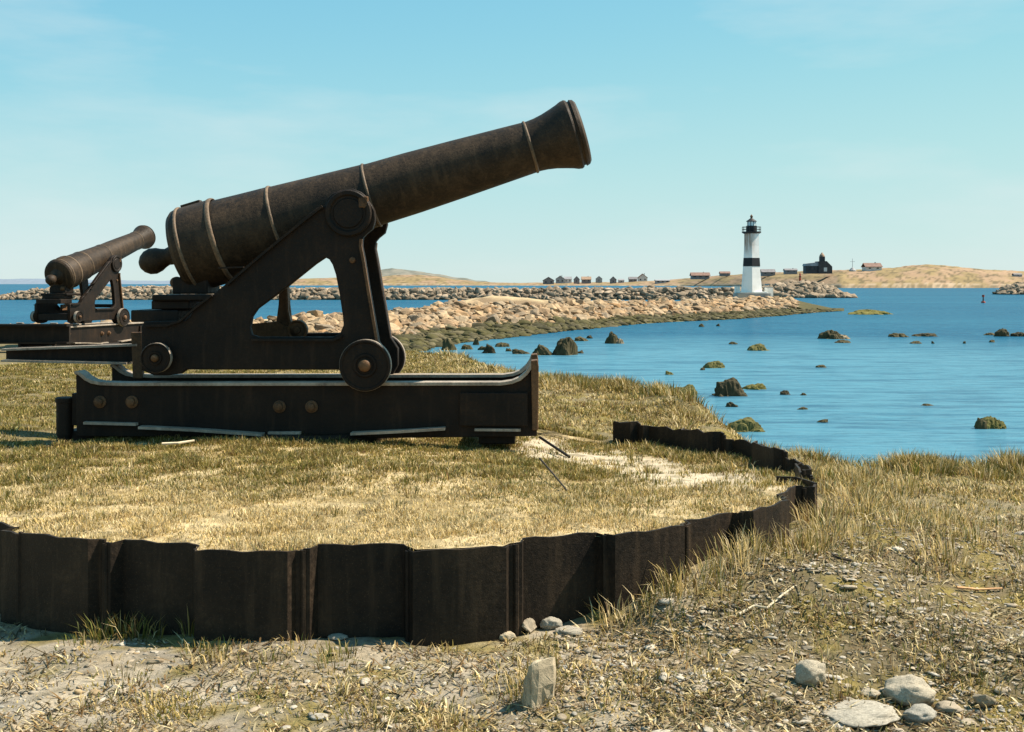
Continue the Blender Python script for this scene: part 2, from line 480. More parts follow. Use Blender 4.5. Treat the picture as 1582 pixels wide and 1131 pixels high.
STRAW = np.array((.50, .37, .145)); PALE = np.array((.61, .49, .27)); OLIVE = np.array((.20, .155, .035)); GREEN = np.array((.115, .125, .025)); BROWN = np.array((.17, .105, .045))
SAND = np.array((.47, .40, .29)); DIRT = np.array((.30, .235, .14)); DARK = np.array((.07, .058, .03)); GREY = np.array((.36, .33, .28))
def lerp(a, b, t): return a*(1-t[:, None]) + b*t[:, None]
def soil_out(x, y):
    n = fbm(x*1.1, y*1.1, 41); n2 = fbm(x*4.5, y*4.5, 47); n3 = fbm(x*14, y*14, 49, 3)
    c = lerp(np.tile(DIRT, (len(x), 1)), np.tile(SAND, (len(x), 1)), sstep(.42, .62, n))
    front = sstep(1.2, -.5, x)*sstep(6.8, 6.0, y)
    c = lerp(c, np.tile(GREY*.74, (len(x), 1)), front*sstep(.3, .55, n2)*.75)
    right = sstep(.3, 1.6, x)*sstep(9, 6.5, y)
    c = lerp(c, np.tile(np.array((.13,.105,.055)), (len(x), 1)), right*.8)
    back = sstep(7.5, 10, y)
    c = lerp(c, np.tile(np.array((.17,.135,.055)), (len(x), 1)), back*.8)
    c = c*.70
    c = lerp(c, np.tile(OLIVE*.9, (len(x), 1)), sstep(.52, .68, n2)*.8)
    c = lerp(c, np.tile(DARK, (len(x), 1)), sstep(.60, .75, n3)*.55)
    d = edge_dist(x, y)
    c = lerp(c, np.tile(np.array((.12,.10,.05)), (len(x), 1)), sstep(.1, .9, d))
    return c
def sandy(x, y):    # the bare path inside the ring, to the right of the gun
    ax, ay, bx, by = .25, 11.4, 1.5, 8.9
    t = np.clip(((x-ax)*(bx-ax)+(y-ay)*(by-ay))/((bx-ax)**2+(by-ay)**2), 0, 1)
    d = np.hypot(x-ax-t*(bx-ax), y-ay-t*(by-ay))
    return sstep(1.0, .35, d + (fbm(x*3, y*3, 77)-.5)*.7)
def soil_in(x, y):
    n = fbm(x*2, y*2, 61); n3 = fbm(x*12, y*12, 67, 3)
    c = lerp(np.tile(np.array((.27,.20,.09)), (len(x), 1)), np.tile(np.array((.46,.36,.20)), (len(x), 1)), sstep(.4, .62, n))
    c = lerp(c, np.tile(SAND*.95, (len(x), 1)), sandy(x, y)*.85)
    c = lerp(c, np.tile(DARK*1.2, (len(x), 1)), sstep(.55, .70, n3)*.6)
    return c

def axis(lo, a, b, hi, fine, n):
    l = a - (a-lo)*np.linspace(1, 0, n)[:-1]**2.2
    h = b + (hi-b)*np.linspace(0, 1, n)[1:]**2.2
    return np.concatenate([l, np.arange(a, b, fine), h])
gx, gy = np.meshgrid(axis(-90, -9, 8.5, 90, .07, 28), axis(-30, 4.2, 25, 60, .07, 22))
xf, yf = gx.ravel(), gy.ravel()
zf = z_out(xf, yf)
rr = np.hypot(xf-CX, yf-CY); ph = phi_of(xf, yf)
inside = (rr < RW + wall_d(ph) - .0)
zf = np.where(inside & walled(ph), np.minimum(zf, 9) - .35*sstep(RW+.0, RW-.25, rr), zf)
zf = np.where((rr < RW+.25) & ~walled(ph), zf - .12*sstep(RW+.25, RW-.1, rr), zf)
me = grid_mesh('ground', gx, gy, zf.reshape(gx.shape), M['soil'], soil_out(xf, yf))
o = mesh_obj('ground', me); tag(o, 'dry stony shore ground with straw and gravel', 'ground', kind='structure')

# platform inside the sheet pile ring
phis = np.arange(-180, 180.01, 1.0); rad = np.concatenate([np.linspace(0, .9, 40)[:-1], np.linspace(.9, 1, 12)])
pp, rrg = np.meshgrid(phis, rad)
rim = np.where(walled(pp), RW + wall_d(pp) - .012, RW + .35)
X = CX + rim*rrg*np.sin(np.radians(pp)); Yg = CY - rim*rrg*np.cos(np.radians(pp))
Z = z_in(X.ravel(), Yg.ravel()).reshape(X.shape)
zo = z_out(X.ravel(), Yg.ravel()).reshape(X.shape)
k = sstep(.72, 1.0, rrg)*(~walled(pp))
Z = Z*(1-k) + (zo-.05)*k
me = grid_mesh('earth_platform', X, Yg, Z, M['soil'], soil_in(X.ravel(), Yg.ravel()))
o = mesh_obj('earth_platform', me); tag(o, 'raised round earth gun platform behind the sheet piling', 'platform ground', kind='structure')

def ground_z(x, y):
    x = np.atleast_1d(np.asarray(x, float)); y = np.atleast_1d(np.asarray(y, float))
    r = np.hypot(x-CX, y-CY); p = phi_of(x, y)
    ins = np.where(walled(p), r < RW + wall_d(p) - .02, r < RW-.1)
    return np.where(ins, z_in(x, y), z_out(x, y)), ins

# ------------------------------------------------------------------ sheet pile walls
def pile_piece(p0, p1, z_top, z_bot, name, parent, jag=0, seed=0):
    keys = [PH0 + PER*(k + f) for k in range(-6, 10) for f in (0, .435, .462, .528, .556, .965)]
    keys += [-34, -34.01, -30.5]
    ph_ = sorted([p0, p1] + [q for q in keys if p0+.05 < q < p1-.05] + list(np.arange(math.ceil(p0/1.6)*1.6, p1, 1.6)))
    rnd = random.Random(seed)
    bm = bmesh.new(); rows = []
    for q in ph_:
        x0, y0 = wall_xy(q, -.006); x1, y1 = wall_xy(q, .010)
        zt = z_top + (rnd.uniform(-jag, jag) if jag else 0) + .006*math.sin(q*1.3)
        rows.append([bm.verts.new(c) for c in ((x1,y1,z_bot),(x1,y1,zt),(x0,y0,zt),(x0,y0,z_bot))])
    for a, b in zip(rows, rows[1:]):
        for k in range(4):
            l = (k+1) % 4
            bm.faces.new((a[k], b[k], b[l], a[l]))
    bm.faces.new(rows[0]); bm.faces.new(rows[-1][::-1])
    # rolled interlock bead along one edge
    xb, yb = wall_xy(p0, .006); q0 = [bm.verts.new((xb+.017*math.cos(k*.7854), yb+.017*math.sin(k*.7854), z_bot)) for k in range(8)]
    q1 = [bm.verts.new((v.co.x, v.co.y, z_top-.012)) for v in q0]
    for k in range(8): bm.faces.new((q0[k], q0[(k+1)%8], q1[(k+1)%8], q1[k]))
    bm.faces.new(q1)
    bmesh.ops.recalc_face_normals(bm, faces=bm.faces)
    me = bpy.data.meshes.new(name); bm.to_mesh(me); bm.free()
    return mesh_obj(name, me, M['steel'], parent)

wall = empty('sheet_pile_wall', (0, 0, 0))
tag(wall, 'long dark corrugated sheet pile retaining wall round the front of the grassy gun platform', 'retaining wall')
cuts = []
k = -4
q = -88.0
while True:
    for f in (.495, .98):
        b = PH0 + PER*(k + f)
        if b > q + 1 and b < 69: cuts.append(b)
    k += 1
    if k > 5: break
bounds = [-88.0] + cuts + [69.0]
for i, (a, b) in enumerate(zip(bounds, bounds[1:])):
    pile_piece(a+.03, b-.03, .545 + .008*math.sin(i*2.3), -.4, 'sheet_pile', wall, .003, i)
rear = empty('sheet_pile_wall', (0, 0, 0))
tag(rear, 'low broken length of sheet piling half buried in the far side of the ring', 'retaining wall')
bounds = [77.0] + [PH0 + PER*(k + f) for k in (4, 5, 6, 7) for f in (.495, .98) if 79 < PH0 + PER*(k+f) < 138] + [141.0]
for i, (a, b) in enumerate(zip(bounds, bounds[1:])):
    pile_piece(a+.03, b-.03, .53 + (.0, -.03, .03, -.01, .035, 0, .02)[i % 7], -.2, 'sheet_pile', rear, .014, 30+i)
# bent end plate of the broken length
x0, y0 = wall_xy(141.0); mb = MB()
mb.prismz([(x0, y0), (x0+.012, y0-.008), (x0+.26, y0+.10), (x0+.25, y0+.115)], -.1, .55)
mb.build('end_plate', M['steel'], rear)
# folded end of the main wall
x0, y0 = wall_xy(69.0); mb = MB()
mb.prismz([(x0, y0), (x0+.014, y0), (x0-.06, y0+.26), (x0-.20, y0+.30), (x0-.20, y0+.286), (x0-.07, y0+.25)], 0, .55)
mb.build('end_plate', M['steel'], wall)

# ------------------------------------------------------------------ the guns
GX0, GY0, GZ0 = (470-791)*11.3/F, 11.3, .53
def G(px, py, Y=11.3):
    return ((px-791)*Y/F - GX0, EYE - (py-HZ)*Y/F - GZ0)
def GP(pts, Y): return [G(a, b, Y) for a, b in pts]
YN = 10.84      # plane of the near cheek
def side(s): return s   # -1 near, +1 far

def build_gun():
    root = empty('cannon', (GX0, GY0, GZ0))
    # ---- barrel, own origin at the trunnions
    k = 11.3/F
    tx, tz = G(580, 300)
    brl = empty_mesh = None
    E = R(16.7)
    def S_(lst): return [(a*k, r*k) for a, r in lst]
    prof = [(-320,0),(-319,30),(-317,52),(-314,60),(-308,65),(-300,66.5),(-250,66),(-246,63),(-200,60.5),(-156,58.5),(-150,57.5),(-80,53.5),(-7,49.5),(0,48.5),(60,47.5),(130,45),(200,42),(246,40),(254,39.5),(266,40.5),(280,43),(294,47),(305,50.5),(312,53.5),(318,54.5),(321,53),(322,50.5),(325,50.5),(326,52.5),(331,51),(334,47),(335,40),(335,25),(300,24),(120,23.5),(120,0)]
    mb = MB(); mb.lathe(S_(prof), 72, caps=False)
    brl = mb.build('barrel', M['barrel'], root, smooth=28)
    brl.location = (tx, 0, tz); brl.rotation_euler = (0, -E, 0)
    for a, r, wd in ((-298,67,2.0),(-247,66,3.2),(-155,58.5,1.9),(-6,49.5,1.7),(250,40,1.8)):
        mb = MB(); mb.lathe(S_([(a-wd-1,r-1),(a-wd,r+.9),(a-wd*.4,r+1.5),(a+wd*.4,r+1.5),(a+wd,r+.9),(a+wd+1,r-1)]), 72, caps=False)
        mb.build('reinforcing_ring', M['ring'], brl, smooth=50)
    mb = MB(); mb.lathe(S_([(-382,0),(-380.5,7),(-376,13.5),(-369,18.5),(-360,20.5),(-350,18.5),(-343,15),(-337,13),(-330,14.5),(-324,21),(-319,32),(-316,34)]), 40, caps=False)
    mb.build('cascabel', M['barrel'], brl, smooth=60)
    # sight patch on the breech
    mb = MB(); mb.box(-293*k, -262*k, -.05, .05, 64*k, 69.5*k); mb.build('sight_base', M['barrel'], brl, bevel=.006)
    # trunnions
    txx, tzz = G(541, 330, YN)
    dx, dz = txx-tx, tzz-tz
    ca, sa = math.cos(-E), math.sin(-E)
    mb = MB(); mb.lathe([(-.53,0),(-.53,.125),(-.52,.135),(.52,.135),(.53,.125),(.53,0)], 32, Matrix.Translation((dx*ca-dz*sa, 0, dx*sa+dz*ca)) @ ALONG_Y, caps=False)
    mb.build('trunnion', M['iron'], brl, smooth=40)
    # ---- cheeks
    outer = [(220,572),(220,505),(224,497),(288,495),(296,488),(306,470),(322,464),(338,449),(352,438),(410,388),(465,343),(494,320),(504,318),(507,308),(516,299),(530,294),(548,292),(560,297),(566,302),(577,318),(581,326),(582,340),(578,354),(568,362),(563,368),(562,380),(566,400),(574,448),(583,500),(588,528),(600,546),(600,574),(590,592),(556,596),(536,582),(526,571),(290,571),(282,577),(262,580),(240,580)]
    hole = [(505,398),(511,401),(516,409),(521,424),(527,455),(532,490),(533,502),(528,514),(517,520.5),(402,520.5),(391,517),(388,505),(391,490),(400,477),(445,444),(490,408)]
    hole_far = [(481,384),(500,385),(511,397),(521,424),(527,455),(532,490),(533,502),(528,514),(517,520.5),(402,520.5),(372,517),(354,505),(357,485),(367,470),(420,431)]
    eye = [(300,473),(304,470),(307,473),(307,479),(303,481),(299,478)]
    for sg in (-1, 1):
        y0, y1 = (-.49, -.405) if sg < 0 else (.405, .49)
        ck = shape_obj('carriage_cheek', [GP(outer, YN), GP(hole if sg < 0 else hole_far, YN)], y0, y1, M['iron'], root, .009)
        ya, yb = (-.535, -.493) if sg < 0 else (.493, .535)
        # raised flanges along the edges
        mb = MB(); mb.band(GP([(588,530),(583,500),(574,448),(566,400),(562,380),(563,370)], YN), .024, ya, yb); mb.build('edge_flange', M['rust'], ck)
        mb = MB(); mb.band(GP([(352,439),(410,389.5),(465,345),(500,318)], YN), -.022, ya, yb); mb.build('edge_flange', M['iron'], ck)
        mb = MB(); mb.band(GP([(392,523),(517,523.5),(531,517)], YN), -.02, ya, yb); mb.build('edge_flange', M['iron'], ck)
        mb = MB(); mb.band(GP([(341,413),(380,411.5)], YN), -.014, ya, yb); mb.build('edge_flange', M['iron'], ck)
        mb = MB(); mb.band(GP([(226,502),(262,501),(282,494),(300,478),(330,455)], YN), -.018, ya, yb); mb.build('edge_flange', M['iron'], ck)
        # trunnion cap
        cx, cz = G(541, 330, YN)
        T = Matrix.Translation((cx, -.49 if sg < 0 else .49, cz)) @ (ALONG_Y if sg > 0 else Matrix.Rotation(R(-90), 4, 'Z'))
        mb = MB(); mb.lathe([(-.02,.205),(.035,.205),(.045,.195),(.045,.165),(.038,.158),(.03,.15),(.03,.135)], 48, T, caps=False)
        mb.build('trunnion_cap', M['iron'], ck, smooth=35)
        mb = MB(); mb.box(*sorted((G(557,0,YN)[0], G(572,0,YN)[0])), ya, yb, G(0,322,YN)[1], G(0,304,YN)[1]); mb.build('cap_key', M['rust'], ck, bevel=.012)
        bx, bz = G(547, 402, YN)
        mb = MB(); mb.lathe([(0,.028),(.02,.026),(.026,.015),(.026,0)], 16, Matrix.Translation((bx, -.49 if sg < 0 else .49, bz)) @ (ALONG_Y if sg > 0 else Matrix.Rotation(R(-90), 4, 'Z')), caps=False); mb.build('bolt', M['rust'], ck, smooth=40)
        # rollers
        for (rx, ry, rp) in ((567, 564, 39.5), (243, 553, 23)):
            cx, cz = G(rx, ry, 10.72); rad_ = rp*10.72/F
            base = -.54 if sg < 0 else .54
            T = Matrix.Translation((cx, base, cz)) @ (ALONG_Y if sg > 0 else Matrix.Rotation(R(-90), 4, 'Z'))
            mb = MB(); mb.lathe([(0,0),(0,rad_*.96),(.006,rad_),(.085,rad_),(.095,rad_*.97),(.095,rad_*.90),(.085,rad_*.86),(.085,rad_*.48),(.10,rad_*.44),(.10,rad_*.36),(.092,rad_*.33),(.092,0)], 56, T, caps=False)
            rl = mb.build('roller', M['iron'], root, smooth=32)
            mb = MB(); mb.lathe([(.012,rad_*.99),(.014,rad_*1.012),(.078,rad_*1.012),(.08,rad_*.99)], 56, T, caps=False); mb.build('tread', M['worn_glint'], rl, smooth=40)  # lit rim of the roller painted as a pale tread
            mb = MB(); mb.lathe([(.085,rad_*.24),(.115,rad_*.24),(.128,rad_*.17),(.133,0)], 24, T, caps=False); mb.build('axle_cap', M['rust'], rl, smooth=50)
    # transoms between the cheeks
    for (xa, xb, ya_, yb_) in ((540,560,505,520),(224,300,540,566)):
        mb = MB(); a = G(xa, yb_, YN); b = G(xb, ya_, YN); mb.box(a[0], b[0], -.405, .405, a[1], b[1])
        mb.build('transom', M['iron'], root, bevel=.006)
    # elevating gear: stacked blocks under the breech
    for nm, xa, xb, ya_, yb_, w_ in (('elevating_block',276,330,430,454,.22),('elevating_block',284,318,412,432,.16),('cradle_plate',252,345,455,464,.36),('cradle_block',248,306,463.5,477,.30),('quoin',219,291,478,496,.34)):
        a = G(xa, yb_); b = G(xb, ya_)
        mb = MB(); mb.box(a[0], b[0], -w_, w_, a[1], b[1]); mb.build(nm, M['iron'], root, bevel=.012)
    a = G(283, 445)
    mb = MB(); mb.lathe([(-.05,.05),(0,.055),(.05,.05)], 20, Matrix.Translation((a[0]-.02, -.15, a[1]+.05)) @ ALONG_Y); mb.build('elevating_screw', M['rust'], root, smooth=40)
    # inner far post with its foot, and a small winch wheel, seen through the arch
    a = G(437, 512, 11.75); b = G(450, 440, 11.75)
    mb = MB()
    pts = GP([(424,514),(428,500),(432,470),(433,430),(447,430),(449,470),(452,496),(462,506),(470,514)], 11.75); mb.prism(pts, .36, .40); mb.band(GP([(455,506),(449,480),(447,430)],11.75), .02, .30, .40)
    mb.build('brace_post', M['rust'], root)
    mb = MB(); pts = GP([(388,500),(430,496),(452,506),(470,521),(388,521)], 11.75); mb.prism(pts, .28, .34); mb.build('foot_flange', M['rust'], root)
    cx, cz = G(463, 509, 11.75)
    T = Matrix.Translation((cx, .34, cz)) @ Matrix.Rotation(R(-90), 4, 'Z')
    mb = MB(); mb.lathe([(0,.095),(.07,.095),(.078,.085),(.06,.07),(.06,.035),(.085,.03),(.09,0)], 32, T, caps=False); mb.build('winch_wheel', M['rust'], root, smooth=35)
    # ---- slide beams
    top = [(114,575),(120,574),(126,578),(133,584),(142,588.5),(155,591),(190,592),(775,590.5),(792,588),(804,583),(813,575),(819,566),(822,558)]
    YB = 10.76
    for sg in (-1, 1):
        def yy(a, b): return (a, b) if sg < 0 else (-b, -a)
        poly = top + [(831,557),(833,566),(833,600),(831,674),(700,676),(560,678),(420,678),(220,676),(115,676)]
        y0, y1 = yy(-.50, -.42)
        sb = MB().prism(GP(poly, YB), y0, y1).build('slide_beam', M['iron'], root, bevel=.006)
        y0, y1 = yy(-.545, -.37)
        mb = MB(); mb.band(GP([(a, b-.5) for a, b in top], YB), -.03, y0, y1); mb.build('top_flange', M['worn_glint'], sb, bevel=.004)  # roller wear plus a painted sunlit top line
        # thick end plate with the raised panel
        y0, y1 = yy(-.545, -.503)
        mb = MB(); a = G(712, 658, YB); b = G(817, 606, YB); mb.box(a[0], b[0], y0, y1, a[1], b[1]); mb.build('end_panel', M['iron'], sb, bevel=.008)
        y0, y1 = yy(-.55, -.36)
        mb = MB(); mb.prism(GP([(822,557),(832,556),(834,566),(833,664),(824,664)], YB-.01), y0, y1); mb.build('end_plate', M['rust'], sb, bevel=.006)
        for bx in (152, 202, 432, 482):
            cx, cz = G(bx, 622 if bx < 300 else 629, YB)
            T = Matrix.Translation((cx, -.50*(-sg) if False else (-.50 if sg < 0 else .50), cz)) @ (ALONG_Y if sg > 0 else Matrix.Rotation(R(-90), 4, 'Z'))
            mb = MB(); mb.lathe([(0,.055),(.012,.055),(.016,.048),(.016,.036),(.045,.033),(.052,.02),(.052,0)], 20, T, caps=False); mb.build('bolt', M['rust'], sb, smooth=40)
        # lower lips with their sunlit strips painted pale
        for pts, d in (([(218,658),(300,661.5),(410,669)], .12), ([(416,667),(466,667)], .06), ([(545,667),(610,664),(690,659)], .12), ([(735,661.5),(806,662)], .05), ([(130,652),(212,654)], .07)):
            y0, y1 = yy(-.50-d, -.503)
            mb = MB(); mb.band(GP(pts, YB), -.022, y0, y1); mb.build('lower_lip', M['worn_glint'], sb)
    for xa, xb in ((135,175),(420,520),(770,812)):
        mb = MB(); a = G(xa, 650, 11.3); b = G(xb, 602, 11.3); mb.box(a[0], b[0], -.42, .42, a[1], b[1])
        mb.build('cross_tie', M['iron'], root, bevel=.006)
    # centre pivot standing in the grass
    cx, cz = G(492, 660, 11.3)
    mb = MB(); mb.lathe([(-.10,.80),(.02,.80),(.05,.77),(.05,.60),(.10,.55),(.12,0)], 56, Matrix.Translation((cx, .12, .0)) @ ALONG_Z, caps=False); mb.build('pivot_block', M['iron'], root, smooth=35)
    for sx in (152, 770):
        cx, cz = G(sx, 660, 11.3)
        mb = MB(); mb.box(cx-.16, cx+.16, -.40, .40, -.05, .06); mb.build('bearing_block', M['iron'], root, bevel=.01)
    return root, brl

gun, barrel = build_gun()
gun.rotation_euler.z = R(-1.0)
tag(gun, 'large black iron cannon aimed up to the right on its slide carriage, nearest the viewer', 'cannon', 'iron cannons on slide carriages')
gun2 = copy_tree(gun)
gun2.location = (-10.4, 30.1, .40)
gun2.rotation_euler.z = R(74)
gun2['label'] = 'farther rusty cannon at the left edge, aimed away over the water'
for ch in gun2.children:
    if ch.name.startswith('barrel'): ch.rotation_euler = (0, -R(16.4), 0)
# trailing beam and rear post only on the near gun
mb = MB()
YT = 11.75
def TB(pts): return [((a-791)*YT/F, EYE-(b-HZ)*YT/F) for a, b in pts]
tb = MB().prism([(x-GX0, z-GZ0) for x, z in TB([(6,538),(212,531),(216,536),(216,556),(206,559),(6,555)])], YT-GY0-.02, YT-GY0+.02).build('tail_beam', M['iron'], gun)
mb = MB(); mb.band([(x-GX0, z-GZ0) for x, z in TB([(4,538.5),(214,531)])], -.02, YT-GY0-.10, YT-GY0+.10); mb.build('beam_flange', M['worn_glint'], tb)  # sunlit flange edges painted pale
mb = MB(); mb.band([(x-GX0, z-GZ0) for x, z in TB([(6,555),(200,559)])], -.02, YT-GY0-.14, YT-GY0+.10); mb.build('beam_flange', M['worn_glint'], tb)
mb = MB(); mb.prism([(x-GX0, z-GZ0) for x, z in TB([(204,513),(221,513),(222,584),(207,584)])], YT-GY0-.09, YT-GY0-.03); mb.build('rear_post', M['rust'], gun, bevel=.006)
# long girder of the farther gun's platform, running out of the picture
def W2(px, py, Y): return P(px, py, Y)
gl = MB()
a = W2(-60, 528, 27.5); b = W2(108, 504, 27.5)
gl.box(a.x, b.x, 27.45, 27.55, a.z, b.z)
c = W2(0, 499, 23.2)
gl.box(a.x, b.x, 27.3, 27.7, b.z, b.z+.05); gl.box(a.x, b.x, 27.3, 27.7, a.z-.04, a.z)
o = gl.build('iron_girder', M['iron'], None); tag(o, 'long dark iron girder lying beside the farther cannon at the left edge', 'girder')

# stub post at the left end of the slide
x0 = PX(100.5, 10.95)
mb = MB(); mb.lathe([(-.15,.062),(.02,.066),(.02,.075),(.31,.075),(.315,.085),(.352,.085),(.36,.07),(.352,0)], 28, Matrix.Translation((x0, 10.95, .53)) @ ALONG_Z, caps=False)
o = mb.build('iron_stub', M['iron'], None, smooth=40); tag(o, 'short black iron stub standing in grass at the left end of the big gun slide', 'bollard')

# ------------------------------------------------------------------ rocks
def rock_mesh(seed, sub=3, angular=.5, flat=.7, wide=1.25):
    rnd = random.Random(seed)
    bm = bmesh.new()
    if angular > .4:
        for i in range(15):
            d = Vector((rnd.gauss(0,1), rnd.gauss(0,1), rnd.gauss(0,1))).normalized()
            bm.verts.new(d*rnd.uniform(.82, 1.05))
        bmesh.ops.convex_hull(bm, input=bm.verts)
        loose = [v for v in bm.verts if not v.link_faces]
        bmesh.ops.delete(bm, geom=loose, context='VERTS')
        bmesh.ops.triangulate(bm, faces=bm.faces)
        bmesh.ops.bevel(bm, geom=list(bm.edges), offset=.07, segments=1, affect='EDGES', clamp_overlap=True)
        bmesh.ops.triangulate(bm, faces=bm.faces)
        for _ in range(max(0, sub-2)): bmesh.ops.subdivide_edges(bm, edges=bm.edges, cuts=1, use_grid_fill=True)
    else:
        bmesh.ops.create_icosphere(bm, subdivisions=sub, radius=1)
    off = Vector((seed*7.1, seed*3.3, seed*1.7))
    for v in bm.verts:
        n = v.co.normalized()
        f = 1 + .26*mnoise.noise(n*1.3+off) + .12*mnoise.noise(n*3.1+off) + .05*mnoise.noise(n*8+off)
        v.co = Vector((v.co.x*f*wide, v.co.y*f, v.co.z*f*flat))
    bmesh.ops.recalc_face_normals(bm, faces=bm.faces)
    me = bpy.data.meshes.new('rock'); bm.to_mesh(me); bm.free()
    if angular <= .4:
        for p in me.polygons: p.use_smooth = True
    return me

def sea_rock_mesh(seed, sub):
    bm = bmesh.new(); bmesh.ops.create_icosphere(bm, subdivisions=sub, radius=1)
    off = Vector((seed*5.3, seed*2.9, seed*1.3)); rnd = random.Random(seed); top = rnd.uniform(.55, .85)
    for v in bm.verts:
        n = v.co.normalized()
        d = mnoise.voronoi(n*1.7+off)[0]
        f = 1 + .42*mnoise.noise(n*1.2+off) + .30*(min(d[1]-d[0], .4)-.2) + .14*mnoise.noise(n*4+off) + .07*mnoise.noise(n*10+off)
        p = n*f
        lim = top + .18*mnoise.noise(Vector((p.x*2, p.y*2, seed*3.1)))
        if p.z > lim: p.z = lim + (p.z-lim)*.3
        k = 1.05 - .30*max(p.z, -.3)
        v.co = Vector((p.x*k + .15*p.z*math.sin(seed), p.y*k, p.z + .22*p.x*math.cos(seed*2.1)))
    me = bpy.data.meshes.new('sea_rock'); bm.to_mesh(me); bm.free()
    return me

def mesh_arrays(me):
    v = np.empty(len(me.vertices)*3, np.float32); me.vertices.foreach_get('co', v)
    me.calc_loop_triangles()
    t = np.empty(len(me.loop_triangles)*3, np.int32); me.loop_triangles.foreach_get('vertices', t)
    return v.reshape(-1, 3), t.reshape(-1, 3)

def scatter_mesh(name, variants, pos, scl, rot_z, tilt, mat, seed=1, colors=None):
    rg = np.random.default_rng(seed)
    vs, ts, off = [], [], 0
    arr = [mesh_arrays(m) for m in variants]
    pick = rg.integers(0, len(arr), len(pos))
    for k, (v, t) in enumerate(arr):
        idx = np.where(pick == k)[0]
        if not len(idx): continue
        ca, sa = np.cos(rot_z[idx]), np.sin(rot_z[idx])
        cb, sb = np.cos(tilt[idx]), np.sin(tilt[idx])
        V = v[None]*scl[idx][:, None, :]
        y = V[..., 1]*cb[:, None] - V[..., 2]*sb[:, None]; z = V[..., 1]*sb[:, None] + V[..., 2]*cb[:, None]
        x = V[..., 0]*ca[:, None] - y*sa[:, None]; y2 = V[..., 0]*sa[:, None] + y*ca[:, None]
        W = np.stack([x, y2, z], -1) + pos[idx][:, None, :]
        vs.append(W.reshape(-1, 3))
        ts.append((t[None] + (np.arange(len(idx))*len(v))[:, None, None] + off).reshape(-1, 3))
        off += len(idx)*len(v)
    V = np.concatenate(vs); T = np.concatenate(ts)
    n = len(T)
    return np_mesh(name, V, T.ravel(), np.arange(n)*3, np.full(n, 3), mat)

BOULD = [rock_mesh(100+i, 2, .6, .72, 1.3) for i in range(8)]
SLABBY = [rock_mesh(140+i, 2, .6, .5, 1.5) for i in range(4)]
PEB = [rock_mesh(200+i, 2, .6 if i % 2 else .3, .55, 1.3) for i in range(6)]

# ------------------------------------------------------------------ headland spit with the lighthouse
SP_PX = np.array([-300,-200,0,250,480,600,640,690,760,830,900,1000,1100,1160,1215,1255,1297.])
FR_Y  = np.array([34,38,44,52,61,65,66.5,74.5,82,90,100,114,124,132,143,155,164.])
CR_Y  = np.array([46,50,58,68,82,90,93,98,106,108,115,130,150,167,172,172,168.])
CR_PY = np.array([513,511,507,500,492,484,479,471,456.5,462.5,468,467.5,465,459.5,460.5,470,479.5])
def spit_cols(px):
    fy = np.interp(px, SP_PX, FR_Y); cy = np.interp(px, SP_PX, CR_Y); cp = np.interp(px, SP_PX, CR_PY)
    return fy, cy, EYE - (cp-HZ)*cy/F
VS = np.array([-.5, 0, .25, .5, .75, .92, 1.0, 1.3, 2.0, 2.6])
ZS = np.array([-.45, 0, .14, .33, .70, .95, 1.0, .95, 0, -.5])
def spit_pt(px, v):
    fy, cy, cz = spit_cols(px)
    depth = np.where(v <= 1, fy + v*(cy-fy), cy + (v-1)*(np.minimum(16, .14*cy)))
    zz = WATER + np.interp(v, VS, ZS)*(cz-WATER)
    x = (px-791)*depth/F
    n = (fbm(x*.35, depth*.35, 88)-.5)
    zz = zz + n*.5*np.clip(np.interp(v, [0,.3,1,2], [0.5,1,.5,.5]), 0, 1)*np.clip((cz-WATER)/1.5, 0, 1)
    depth2 = depth + (fbm(x*.12, px*.01, 91)-.5)*3*np.clip(1-v, 0, 1)
    return x*depth2/depth, depth2, zz
upx = np.concatenate([np.arange(-300, 480, 6), np.arange(480, 1306, 2.0)])
vv = np.concatenate([np.linspace(-.5, 1.3, 60), np.linspace(1.35, 2.6, 12)])
U, V = np.meshgrid(upx, vv)
X, Yg, Z = spit_pt(U.ravel(), V.ravel())
nz = fbm(X*.8, Yg*.8, 93)
vw = V.ravel() + (nz-.5)*.22
c = np.tile(np.array((.062,.055,.02)), (len(X), 1))
c = lerp(c, np.tile(np.array((.11,.10,.035)), (len(X), 1)), sstep(.45, .65, fbm(X*.5, Yg*.5, 95)))
c = lerp(c, np.tile(np.array((.17,.12,.07)), (len(X), 1)), sstep(.40, .52, vw))  # ground among the boulders darkened: gap shade put into the colour
c = lerp(c, np.tile(np.array((.40,.31,.18)), (len(X), 1)), sstep(.85, 1.02, vw))
c = lerp(c, np.tile(np.array((.16,.14,.06)), (len(X), 1)), sstep(1.0, 1.2, vw)*sstep(.5, .65, nz)*.6)
c = lerp(c, np.tile(np.array((.062,.055,.02)), (len(X), 1)), sstep(1222, 1240, U.ravel()+(nz-.5)*30))
me = grid_mesh('headland', X.reshape(U.shape), Yg.reshape(U.shape), Z.reshape(U.shape), M['soil'], c)
o = mesh_obj('headland', me); tag(o, 'low rocky spit of land running out to the lighthouse', 'headland', kind='structure')

